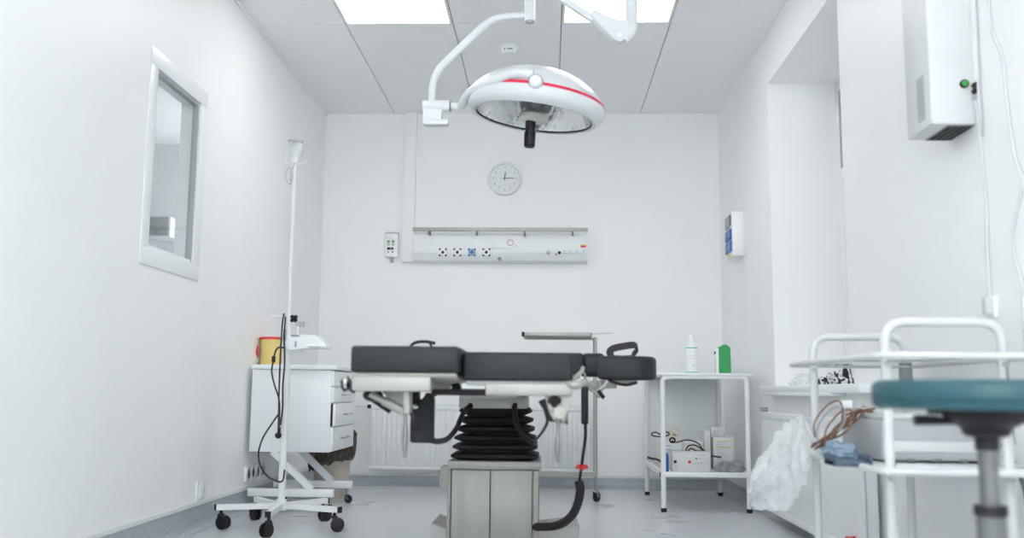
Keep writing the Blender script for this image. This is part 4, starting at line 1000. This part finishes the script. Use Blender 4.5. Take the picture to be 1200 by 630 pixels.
    obj('keypad', B().box(u.x + .006, w_.x - .009, y - .0145, y - .012, w_.z + .05, u.z - .02, bev=.002), 'black', t2)
    obj('hook', B().tube([((u.x + w_.x) / 2, y + .004, u.z - .01), ((u.x + w_.x) / 2, y + .004, u.z + .018), ((u.x + w_.x) / 2 - .012, y + .02, u.z + .028)], .004, n=8, fil=.01), 'satin', t2)
table()

# ------------------------------------------------------------------ instrument stand by the back wall
def mayo():
    Y = 5.83; f = P(697.5, 583, Y); x = P(697.5, 480, Y).x
    t = thing('instrument_stand', 'steel instrument stand with a narrow raised tray before the back wall', 'instrument stand', (x, Y, 0))
    zt_ = P(690, 395, Y).z; zbar = P(690, 555.5, Y).z
    obj('post', B().cyl((x, Y, zbar), (x, Y, zt_), .0125), 'steel', t)
    obj('inner_post', B().cyl((x, Y, zt_ - .35), (x, Y, zt_), .009), 'chrome', t)
    xl = P(620, 555, Y).x - .05
    obj('base_bar', B().bar((xl, Y, zbar), (x + .014, Y, zbar), .026, .028), 'satin', t)
    obj('base_foot', B().bar((xl, Y - .20, zbar), (xl, Y + .20, zbar), .026, .028, up=Vector((0, 0, 1))), 'satin', t)
    caster(t, x, Y, zbar - .01, r=.030, w=.02, ang=.9, wheel='darkgrey')
    for dy in (-.18, .18): caster(t, xl, Y + dy, zbar - .01, r=.030, w=.02, ang=.5, wheel='darkgrey')
    a = P(612.5, 395, Y - .18); c = P(694, 395, Y - .18)
    b = B(); b.box(a.x, c.x, Y - .18, Y + .18, zt_ - .004, zt_, bev=.002)
    for (x0, x1, y0, y1) in ((a.x, c.x, Y - .18, Y - .172), (a.x, c.x, Y + .172, Y + .18), (a.x, a.x + .008, Y - .18, Y + .18), (c.x - .008, c.x, Y - .18, Y + .18)): b.box(x0, x1, y0, y1, zt_ - .004, zt_ + .018, bev=.002)
    obj('tray', b, 'steel', t)
    q = P(718, 390, Y - .1); z = zt_ + .022
    obj('tray_rod', B().tube([(c.x - .05, Y - .1, z - .010), (c.x + .04, Y - .1, z - .004), (q.x, Y - .1, z)], .0035, n=8), 'chrome', t)
    obj('tray_frame', B().box(a.x + .02, c.x + .012, Y - .02, Y + .02, zt_ - .016, zt_ - .003, bev=.003), 'satin', t)
    obj('corner_stop', B().box(a.x - .006, a.x + .010, Y - .185, Y - .165, zt_ - .008, zt_ + .02, bev=.002), 'darkgrey', t)
mayo()

# ------------------------------------------------------------------ shelf trolley on the right
SY0, SY1 = 5.40, 6.28
SX0, SX1 = P(778, 593, SY0).x, P(880.5, 593, SY0).x - .01
SZT = .655 + 21.5 * SY0 / F; SZL = .655 - 89 * SY0 / F
def shelf():
    t = thing('equipment_shelf', 'white tubular two-tier shelf unit in the right back corner', 'shelf unit', ((SX0 + SX1) / 2, (SY0 + SY1) / 2, 0))
    r = .0145
    for y in (SY0, SY1):
        for x, s in ((SX0, 1), (SX1, -1)):
            o = obj('leg', B().tube([(x, y, .012), (x, y, SZT - .012), (x + s * .06, y, SZT - .012)], r, n=14, fil=.045), 'whitemetal', t)
            obj('rubber_foot', B().cyl((x, y, 0), (x, y, .022), .0155, .0165), 'black', o)
    obj('top_shelf', B().box(SX0 - .03, SX1 + .03, SY0 - .02, SY1 + .03, SZT - .004, SZT + .012, bev=.006).box(SX0 + .03, SX1 - .03, SY0 - .012, SY0 + .008, SZT - .022, SZT - .002, bev=.004), 'white', t)
    obj('lower_shelf', B().box(SX0 - .01, SX1 + .01, SY0 - .01, SY1 + .01, SZL - .022, SZL - .004, bev=.004).box(SX0 - .012, SX1 + .012, SY0 - .014, SY0 + .012, SZL - .026, SZL + .002, bev=.004).box(SX0 - .014, SX0 + .010, SY0, SY1, SZL - .026, SZL + .004, bev=.004).box(SX1 - .010, SX1 + .014, SY0, SY1, SZL - .026, SZL + .004, bev=.004), 'whitemetal', t)
    obj('back_panel', B().box(SX0 - .012, SX1 + .012, SY1 + .012, SY1 + .024, SZL - .02, SZT - .004, bev=.003), 'white', t)
    obj('clip', B().box(SX0 - .018, SX0 - .004, SY0 + .015, SY0 + .04, SZL - .028, SZL - .004, bev=.002), 'black', t)
shelf()
ZS = SZL - .004; ZT = SZT + .012
def bottles():
    y = SY0 + .10; a, c = P(803.5, 409, y), P(817.5, 434, y); cx, r = (a.x + c.x) / 2, (c.x - a.x) / 2; h = P(810, 407, y).z - ZT
    t = thing('spray_bottle', 'white bottle with two thin teal bands on the shelf unit top', 'bottle', (cx, y, ZT))
    obj('bottle', B().lathe([(0, ZT), (r * .95, ZT), (r, ZT + .004), (r, ZT + h), (r * .8, ZT + h + .015), (r * .45, ZT + h + .03), (r * .42, ZT + h + .05), (0, ZT + h + .05)], c=(cx, y, 0), n=28), 'plastic', t)
    obj('band', B().lathe([(r + .0006, ZT + .003), (r + .001, ZT + .004), (r + .001, ZT + .008), (r + .0006, ZT + .009)], c=(cx, y, 0), n=28), 'tealink', t)
    obj('band', B().lathe([(r + .0006, ZT + h - .006), (r + .001, ZT + h - .005), (r + .001, ZT + h - .001), (r + .0002, ZT + h)], c=(cx, y, 0), n=28), 'tealink', t)
    b = B()
    for k, (u, w, hh) in enumerate(((-.45, .5, .0025), (-.45, .9, .002), (-.4, .7, .002), (.0, .35, .005))):
        z = ZT + h * (.80 - .12 * k) if k < 3 else ZT + h * .27
        for j in range(3):
            a0 = -PI / 2 + (u + w * j / 3); a1 = a0 + w / 3.6
            p = [(cx + math.cos(q_) * (r + .0008), y + math.sin(q_) * (r + .0008), zz) for q_, zz in ((a0, z), (a1, z), (a1, z + hh), (a0, z + hh))]; b.quad(p)
    obj('label_print', b, 'paleink', t, False)
    obj('cap', B().lathe([(r * .5, ZT + h + .042), (r * .52, ZT + h + .044), (r * .5, ZT + h + .075), (0, ZT + h + .078)], c=(cx, y, 0), n=20), 'plastic', t)
    y = SY0 + .09; a, c = P(842, 402, y), P(857, 434, y); z1 = P(850, 404, y).z; x0, x1 = a.x, c.x
    t = thing('disinfectant_canister', 'green canister with a white side standing on the shelf unit top', 'canister', ((x0 + x1) / 2, y, ZT))
    poly = [(x0, ZT), (x1, ZT), (x1 - .002, z1 - .022), (x1 - .006, z1 - .010), (x0 + .050, z1 - .0), (x0 + .034, z1 + .004), (x0 + .018, z1 - .006), (x0 + .002, z1 - .014)]
    obj('canister', B().prism(poly, 'y', y, y + .07, bev=.004), 'green', t)
    obj('white_side', B().box(x0 - .014, x0 + .002, y + .004, y + .066, ZT, z1 - .02, bev=.004), 'plastic', t, label='white label side')
    q = P(838.5, 413, y); obj('cap', B().box(x0 - .020, x0 - .012, y + .02, y + .036, q.z - .008, q.z + .008, bev=.003), 'darkgrey', t)
    b = B()
    for k in range(5): b.box(x0 - .0155, x0 - .013, y + .012, y + .040 + .008 * (k % 2), ZT + .02 + k * .016, ZT + .024 + k * .016)
    obj('label_print', b, 'yellowink', t, False)
bottles()
def shelf_items():
    # tall monitor-like white unit at left
    y = SY0 + .25; a, c = P(762, 514, y), P(801, 545, y)
    x0, x1 = SX0 + .005, P(801, 530, y).x; z1 = P(780, 512.5, y).z
    t = thing('medical_device', 'cream boxy medical unit at the left of the lower shelf', 'medical device', ((x0 + x1) / 2, y, ZS))
    obj('case', B().box(x0, x1 - .0, y, y + .30, ZS, z1, bev=.008), 'beigeplastic', t)
    obj('front_panel', B().box(x0 + .01, x1 - .01, y - .004, y + .004, ZS + .02, z1 - .02, bev=.003), 'plastic', t)
    b = B()
    for k in range(3): b.box(x0 + .03, x0 + .07, y - .0055, y - .003, z1 - .05 - .02 * k, z1 - .045 - .02 * k)
    obj('panel_print', b, 'paleink', t, False)
    # slanted handset on top
    p = P(788, 505, y + .05); Mx = Matrix.Translation(Vector((p.x + .0, y + .10, z1 + .045))) @ Matrix.Rotation(math.radians(32), 4, 'Y')
    b = B(); b.box(-.06, .06, -.05, .05, -.016, .016, bev=.009, M4=Mx); b.box(-.05, .02, -.04, .04, -.045, -.01, bev=.006, M4=Mx)
    t2 = thing('footswitch', 'slanted cream pedal lying on top of the cream medical unit', 'foot switch', (p.x, y + .10, z1))
    obj('pedal', b, 'beigeplastic', t2); obj('base_plate', B().box(p.x - .06, p.x + .06, y + .04, y + .16, z1, z1 + .010, bev=.003), 'beigeplastic', t2)
    # lower second box with slot front in the middle back
    x2 = P(800, 530, y).x + .004; x3 = P(826, 530, y).x
    t = thing('medical_device', 'low cream box behind the silver control unit on the lower shelf', 'medical device', ((x2 + x3) / 2, y + .1, ZS))
    obj('case', B().box(x2, x3, y + .04, y + .26, ZS, P(810, 517, y).z, bev=.006), 'beigeplastic', t); obj('lid', B().box(x2 - .002, x3 + .002, y + .038, y + .262, P(810, 517, y).z - .012, P(810, 517, y).z + .004, bev=.003), 'plastic', t)
    # silver control unit in front
    y = SY0 + .045; a, c = P(787.5, 529, y), P(833, 546, y); x0, x1, z1 = a.x, c.x, a.z
    t = thing('control_unit', 'flat silver control unit with red indicator at the front of the lower shelf', 'control unit', ((x0 + x1) / 2, y, ZS))
    obj('case', B().box(x0, x1, y, y + .17, ZS, z1, bev=.005), 'cord', t)
    obj('face', B().box(x0 + .006, x1 - .006, y - .003, y + .003, ZS + .006, z1 - .006, bev=.002), 'tube', t)
    def at(px, py): return P(px, py, y - .004)
    for (px, py, rr, m) in ((808, 534, .007, 'plastic'), (808, 541, .008, 'red'), (816, 537, .005, 'midgrey'), (820, 536.5, .003, 'ink')):
        q = at(px, py); obj('knob', B().cyl(q + Vector((0, -.008, 0)), q + Vector((0, .004, 0)), rr, n=16), m, t)
    b = B()
    for k in range(5):
        q = at(815 + 2.6 * k, 542.5); b.box(q.x - .003, q.x + .003, y - .005, y - .002, q.z - .002, q.z + .002)
    for k in range(2):
        q = at(820 + 4 * k, 533); b.box(q.x - .006, q.x + .006, y - .005, y - .002, q.z - .0015, q.z + .0015)
    obj('panel_print', b, 'ink', t, False)
    q = at(791.5, 540.5); obj('plug', B().cyl(q + Vector((-.004, -.02, 0)), q + Vector((0, .004, 0)), .008), 'black', t)
    q = P(782, 536, y); tag(obj('blue_clip', B().box(q.x - .010, q.x + .008, y - .0, y + .03, ZS + .001, q.z + .018, bev=.003).cyl((q.x - .001, y + .015, q.z + .014), (q.x - .001, y + .015, q.z + .026), .006), 'blue'), 'small blue cap by the left front leg on the lower shelf', 'cap')
    # dark cables
    Yk = SY0 + .14; t = thing('cable_tangle', 'tangled black cables draped over the units on the lower shelf', 'cable', (P(805, 515, Yk).x, Yk, ZS))
    def cb(ps, yy=Yk, r=.004): obj('cable', B().tube([P(p_[0], p_[1], yy) for p_ in ps], r, n=8, smooth=6), 'cable', t)
    cb([(787, 516), (792, 518), (800, 516), (808, 515.5), (818, 519), (824, 527), (829, 530)])
    cb([(803, 529), (806, 523), (812, 521), (818, 523), (824, 527.5)]); cb([(806, 528), (810, 525), (816, 528), (822, 528)])
    q = P(788, 515.5, Yk); b = B(); b.tube([q + Vector((math.cos(k * PI / 6) * .015, 0, math.sin(k * PI / 6) * .013)) for k in range(12)], .005, n=8, closed=True); obj('plug', b, 'black', t)
    cb([(763, 508), (768, 506), (774, 508.5), (782, 506), (784, 509), (778, 511), (768, 511), (763, 509)], SY0 + .22)
    cb([(758.5, 535.5), (764, 537), (770, 538), (775, 541), (780, 544)], SY0 + .02, .006)
    cb([(833, 534), (838, 534.5), (845, 535.5)], SY0 + .1, .005)
    # cartons
    def carton(x0p, x1p, yt, y, dep, lab, stripes=0, lidm='cardboard'):
        a = P(x0p, yt, y); c = P(x1p, yt, y)
        t = thing('carton', lab, 'box', ((a.x + c.x) / 2, y, ZS), 'cartons on the lower shelf')
        obj('box', B().box(a.x, c.x, y, y + dep, ZS, a.z, bev=.003), 'cardboard', t)
        b = B()
        w = c.x - a.x
        for k in range(stripes): b.box(a.x + .006, c.x - .006, y - .001, y + .001, a.z - .018 - .036 * k, a.z - .013 - .036 * k, mi=0)
        n = int((a.z - ZS) / .012)
        for k in range(2, n - 2): b.box(a.x + w * .15, a.x + w * (.45 + .3 * ((k * 7) % 3) / 3), y - .001, y + .001, a.z - .012 * k - .003, a.z - .012 * k, mi=1)
        obj('print', b, ['yellowink', 'paleink'], t, False)
        obj('flap', B().box(a.x + .001, c.x - .001, y + .002, y + dep - .002, a.z - .0005, a.z + .004, bev=.001), 'cardboard', t)
    y = SY0 + .28
    carton(836, 859, 513, y, .10, 'white carton with yellow stripes standing on the lower shelf', 2)
    carton(825.5, 832.5, 505.5, y + .02, .12, 'narrow white carton left of the yellow-striped one')
    carton(833, 848, 500.5, y + .125, .08, 'tallest white carton behind the yellow-striped one')
    carton(849, 861, 510, y + .125, .07, 'short white carton at the right behind the striped one')
    q = P(856, 541, SY0 + .12); crumple('plastic_bag', (q.x, SY0 + .13, ZS + .021), .085, .07, .038, 'clearfilm', 'crumpled grey plastic bag at the right front of the lower shelf', 'bag', 5)
shelf_items()

# ------------------------------------------------------------------ instrument trolley (near right)
TY0, TY1 = 2.42, 3.07
def trolley():
    xl, xr = .856, 1.148
    t = thing('instrument_trolley', 'white tubular instrument trolley with three shelves by the right wall', 'trolley', ((xl + xr) / 2, (TY0 + TY1) / 2, 0))
    r = .0125
    zl0, zl1 = P(1095, 378.5, TY0).z, P(997, 393.5, TY1).z; ztop = (zl0 + zl1) / 2
    for y in (TY0, TY1):
        obj('end_frame', B().tube([(xl, y, .075), (xl, y, ztop), (xr, y, ztop), (xr, y, .075)], r, n=16, fil=.055), 'tube', t)
        for x in (xl, xr): caster(t, x, y, .08, r=.034, w=.022, ang=.6, wheel='darkgrey')
    def tray(z, nm, solid):
        x0, x1, y0, y1 = .80, 1.205, 2.29, 3.16
        rim = fillet([(x0 + .2, y0, z), (x0, y0, z), (x0, y1, z), (x1, y1, z), (x1, y0, z), (x0 + .2, y0, z)], .05)[:-1]
        o = obj(nm, B().sweep(rim, .0085, n=12, closed=True), 'tube', t)
        obj('shelf_plate', B().box(x0 + .004, x1 - .004, y0 + .004, y1 - .004, z - .006, z - .001, bev=.002), solid, o)
    tray(.752, 'top_tray', 'glass')
    tray(.476, 'middle_tray', 'white'); tray(.178, 'bottom_tray', 'white')
    for y in (TY0, TY1):
        for x, s in ((xl, 1), (xr, 1)):
            for z in (.452, .735): obj('bolt', B().cyl((x, y - .018, z), (x, y + .018, z), .008, n=12), 'chrome', t)
    obj('clamp', B().box(xr - .016, xr + .016, TY1 - .02, TY1 + .02, .69, .745, bev=.004), 'midgrey', t)
    return xl, xr
TXL, TXR = trolley()
ZM = .476 - .001
def trolley_items():
    # grey device on the middle tray
    y = 2.62; x0, x1 = .905, 1.19
    z1 = P(1050, 492, y).z
    t = thing('medical_device', 'flat pale grey device with slots on the middle shelf of the near trolley', 'medical device', ((x0 + x1) / 2, y, ZM))
    obj('case', B().box(x0, x1, y, y + .34, ZM + .006, z1, bev=.008), 'devgrey', t)
    obj('front_strip', B().box(x0 + .006, x1 - .006, y - .003, y + .004, ZM + .03, ZM + .058, bev=.003), 'tube', t)
    b = B()
    for k in range(3): b.box(x0 + .07 + .07 * k, x0 + .09 + .07 * k, y - .004, y + .006, ZM + .004, ZM + .012)
    b.box(x0 + .01, x0 + .06, y - .004, y + .006, ZM + .004, ZM + .010)
    obj('slot', b, 'midgrey', t, False)
    for x in (x0 + .03, x1 - .03):
        for yy in (y + .03, y + .31): obj('foot', B().cyl((x, yy, ZM), (x, yy, ZM + .008), .012), 'black', t)
    tag(obj('lid_tray', B().box(x0 + .02, x1 - .02, y + .03, y + .30, z1, z1 + .016, bev=.005), 'tube'), 'thin white tray lying on the pale grey device of the near trolley', 'tray')
    # wire bundle
    Yw = 2.72; t = thing('wire_bundle', 'tangle of brown wires spilling at the left end of the near trolley', 'wires', (P(985, 515, Yw).x, Yw, ZM))
    rnd = random.Random(4)
    base = [(955, 523), (968, 512), (982, 500), (996, 487), (1012, 479), (1022, 482)]
    for k in range(9):
        j = lambda s: rnd.uniform(-s, s)
        ps = [(px + j(5), py + j(4) - 6 * math.sin(i * PI / 5) * (k % 3 - 1)) for i, (px, py) in enumerate(base)]
        obj('wire', B().tube([P(px, py, Yw + .01 * i + k * .012) for i, (px, py) in enumerate(ps)], .0033, n=8, smooth=6), ['brownwire', 'brownwire', 'cord'][k % 3], t)
    for k, (ox, oy) in enumerate(((0, 0), (10, 4), (-3, -6))):
        ps = [(958 + ox, 518 + oy), (957 + ox, 503 + oy), (964 + ox, 490 + oy), (976 + ox, 478 + oy), (988 + ox, 477 + oy), (990 + ox, 492), (982 + ox, 506)]
        obj('wire', B().tube([P(px, py, Yw - .02 + k * .02) for px, py in ps], .0028, n=8, smooth=6), 'brownwire' if k else 'ink', t)
    q = P(996, 474, Yw); obj('connector', B().box(q.x - .018, q.x + .018, Yw + .03, Yw + .07, q.z - .010, q.z + .012, bev=.005), 'plastic', t)
    # blue wrap
    q = P(978, 520, 2.60); crumple('blue_wrap', (P(985, 520, 2.7).x, 2.70, ZM + .022), .048, .10, .032, 'paleblue', 'pale blue plastic wrap under the brown wires on the near trolley', 'wrap', 9)
    q = P(993, 516, 2.5); tag(obj('blue_tray', B().box(q.x - .045, q.x + .05, 2.46, 2.56, ZM, ZM + .014, bev=.004).box(q.x - .045, q.x - .038, 2.46, 2.56, ZM, ZM + .03, bev=.002).box(q.x + .043, q.x + .05, 2.46, 2.56, ZM, ZM + .03, bev=.002), 'navy'), 'small dark blue tray at the front of the near trolley middle shelf', 'tray')
    # clear bag hanging at the left end
    from mathutils import noise
    tb = bmesh.new(); bmesh.ops.create_icosphere(tb, subdivisions=5, radius=1)
    A = P(950, 500, 2.86); bot = P(900, 585, 2.86)
    for v in tb.verts:
        p = v.co.copy(); n1 = noise.noise(p * 1.6 + Vector((4, 1, 0))); n2 = noise.turbulence(p * 2.6 + Vector((1, 7, 2)), 4, True)
        k = 1 + .20 * n1 + .30 * (n2 - .5); q_ = (1 - p.z) / 2
        w = .50 + .55 * q_
        v.co = Vector((p.x * k * .105 * w, p.y * k * .075 * w, p.z * k * .130))
        v.co.x += -.095 * q_ * (1.25 - .55 * q_) + .050; v.co.z -= .035 * max(0, -p.x) * 0 - .02 * p.x
    bb = B(); cc = P(914, 545, 2.86)
    bb.merge(tb, 0, Matrix.Translation(cc))
    bag = obj('plastic_bag', bb, 'bagfilm')
    obj('handle', B().tube([cc + Vector((.045, .0, .10)), cc + Vector((.075, .0, .128)), Vector((.800, 2.86, .487)), Vector((.815, 2.86, .478)), cc + Vector((.06, .02, .09))], .006, n=8, smooth=6), 'bagfilm', bag)
    tag(bag, 'large crumpled clear plastic bag hanging off the left side of the near trolley', 'bag')
    # thin lead on the top tray
    Yt = 3.05; t = thing('thin_lead', 'thin grey lead with a dark connector strung under the top shelf rail', 'cable', (P(1090, 421, Yt).x, Yt, .70))
    obj('lead', B().tube([P(1000, 422.5, Yt), P(1050, 422.5, Yt), P(1088, 422, Yt), P(1125, 419, 2.8), P(1153, 416, 2.46), P(1175, 416.5, 2.42), P(1181, 440, 2.40), P(1184, 480, 2.40), P(1190, 520, 2.36)], .003, n=8, smooth=6), 'ink', t)
    obj('connector', B().cyl(P(1079, 422, Yt - .002), P(1094, 422, Yt - .002), .007, n=12), 'greyplastic', t)
    b = B().tube([PXx(1176, 520, 1.205), PXx(1184, 535, 1.21), PXx(1195, 556, 1.215), PXx(1203, 580, 1.218), PXx(1206, 620, 1.218)], .007, n=8, smooth=6)
    tag(obj('floor_cable', b, 'midgrey'), 'thick dark cable running down the right wall behind the stool', 'cable')
trolley_items()

# ------------------------------------------------------------------ stool
def stool():
    Y = 1.52; l = P(1028, 462, Y); cx = P(1153.5, 462, Y).x; r = cx - l.x
    t = thing('rolling_stool', 'round teal-topped stool on a steel gas lift in the right foreground', 'stool', (cx, Y, 0))
    z1, z0 = P(1157, 443.5, Y - r).z, P(1157, 481.5, Y - r * .9).z
    e = .012
    obj('seat', B().lathe([(0, z0), (r - .012, z0), (r - .004, z0 + .003), (r, z0 + .010), (r, z1 - .010), (r - .004, z1 - .003), (r - .012, z1), (0, z1 + .002)], c=(cx, Y, 0), n=64), 'teal', t)
    obj('piping', B().lathe([(r - .002, z0 + .012), (r + .002, z0 + .015), (r - .002, z0 + .018), (r - .002, z0 + .012)], c=(cx, Y, 0), n=64), 'teal', t)
    obj('seat_plate', B().lathe([(0, z0), (.085, z0), (.085, z0 - .008), (0, z0 - .008)], c=(cx, Y, 0), n=32), 'black', t)
    za = P(1157, 512, Y).z
    obj('hub', B().lathe([(0, z0), (.066, z0 - .001), (.060, z0 - .018), (.038, z0 - .028), (.034, za + .004), (.026, za), (0, za)], c=(cx, Y, 0), n=32), 'black', t)
    q = P(1072, 492, Y); obj('lever', B().tube([(cx - .04, Y, q.z - .002), (q.x + .045, Y, q.z - .002), (q.x, Y, q.z)], lambda s: .0045 + .004 * s, n=10).bm and B().sweep([(cx - .03, Y, q.z - .002), (q.x + .05, Y, q.z - .001), (q.x + .03, Y, q.z), (q.x, Y, q.z)], lambda s: .004 + .0045 * min(1, s * 1.3), n=12), 'darkgrey', t)
    obj('mount_arm', B().bar((cx + .03, Y, z0 - .012), (cx + .12, Y, z0 - .008), .03, .012), 'satin', t)
    zb = P(1157, 598, Y).z
    obj('piston', B().cyl((cx, Y, za + .004), (cx, Y, zb - .06), .0145), 'smoked', t)
    obj('lift_cover', B().cyl((cx, Y, za + .001), (cx, Y, za - .02), .018), 'darkgrey', t)
    obj('sleeve_collar', B().lathe([(.014, zb + .008), (.024, zb + .008), (.025, zb - .006), (.020, zb - .010)], c=(cx, Y, 0), n=24), 'black', t)
    obj('sleeve', B().cyl((cx, Y, zb - .004), (cx, Y, .08), .0215), 'smoked', t)
    hubz = .085
    for k in range(5):
        a = k * 2 * PI / 5 + .3; e_ = Vector((cx + math.cos(a) * .22, Y + math.sin(a) * .22, .085)); obj('leg', B().sweep([(cx, Y, .10), ((cx + e_.x) / 2, (Y + e_.y) / 2, .097), e_], lambda s: .020 - .006 * s, n=12), 'chrome', t)
        caster(t, e_.x, e_.y, .088, r=.028, w=.02, ang=a, wheel='black', fork='black', twin=True)
stool()

# ------------------------------------------------------------------ world and colour
w = bpy.data.worlds.new('sky'); SC.world = w; w.use_nodes = True
bg = w.node_tree.nodes['Background']; bg.inputs[0].default_value = (.975, .99, 1, 1); bg.inputs[1].default_value = 5.5
# daylight comes in at the right window and the added one behind the camera
SC.cycles.max_bounces = 14; SC.cycles.diffuse_bounces = 8; SC.cycles.glossy_bounces = 5; SC.cycles.transparent_max_bounces = 16
SC.cycles.sample_clamp_indirect = 6
SC.cycles.caustics_reflective = False; SC.cycles.caustics_refractive = False
SC.view_settings.view_transform = 'Standard'; SC.view_settings.look = 'None'; SC.view_settings.gamma = 1; SC.view_settings.use_curve_mapping = False
SC.view_settings.exposure = 1.04
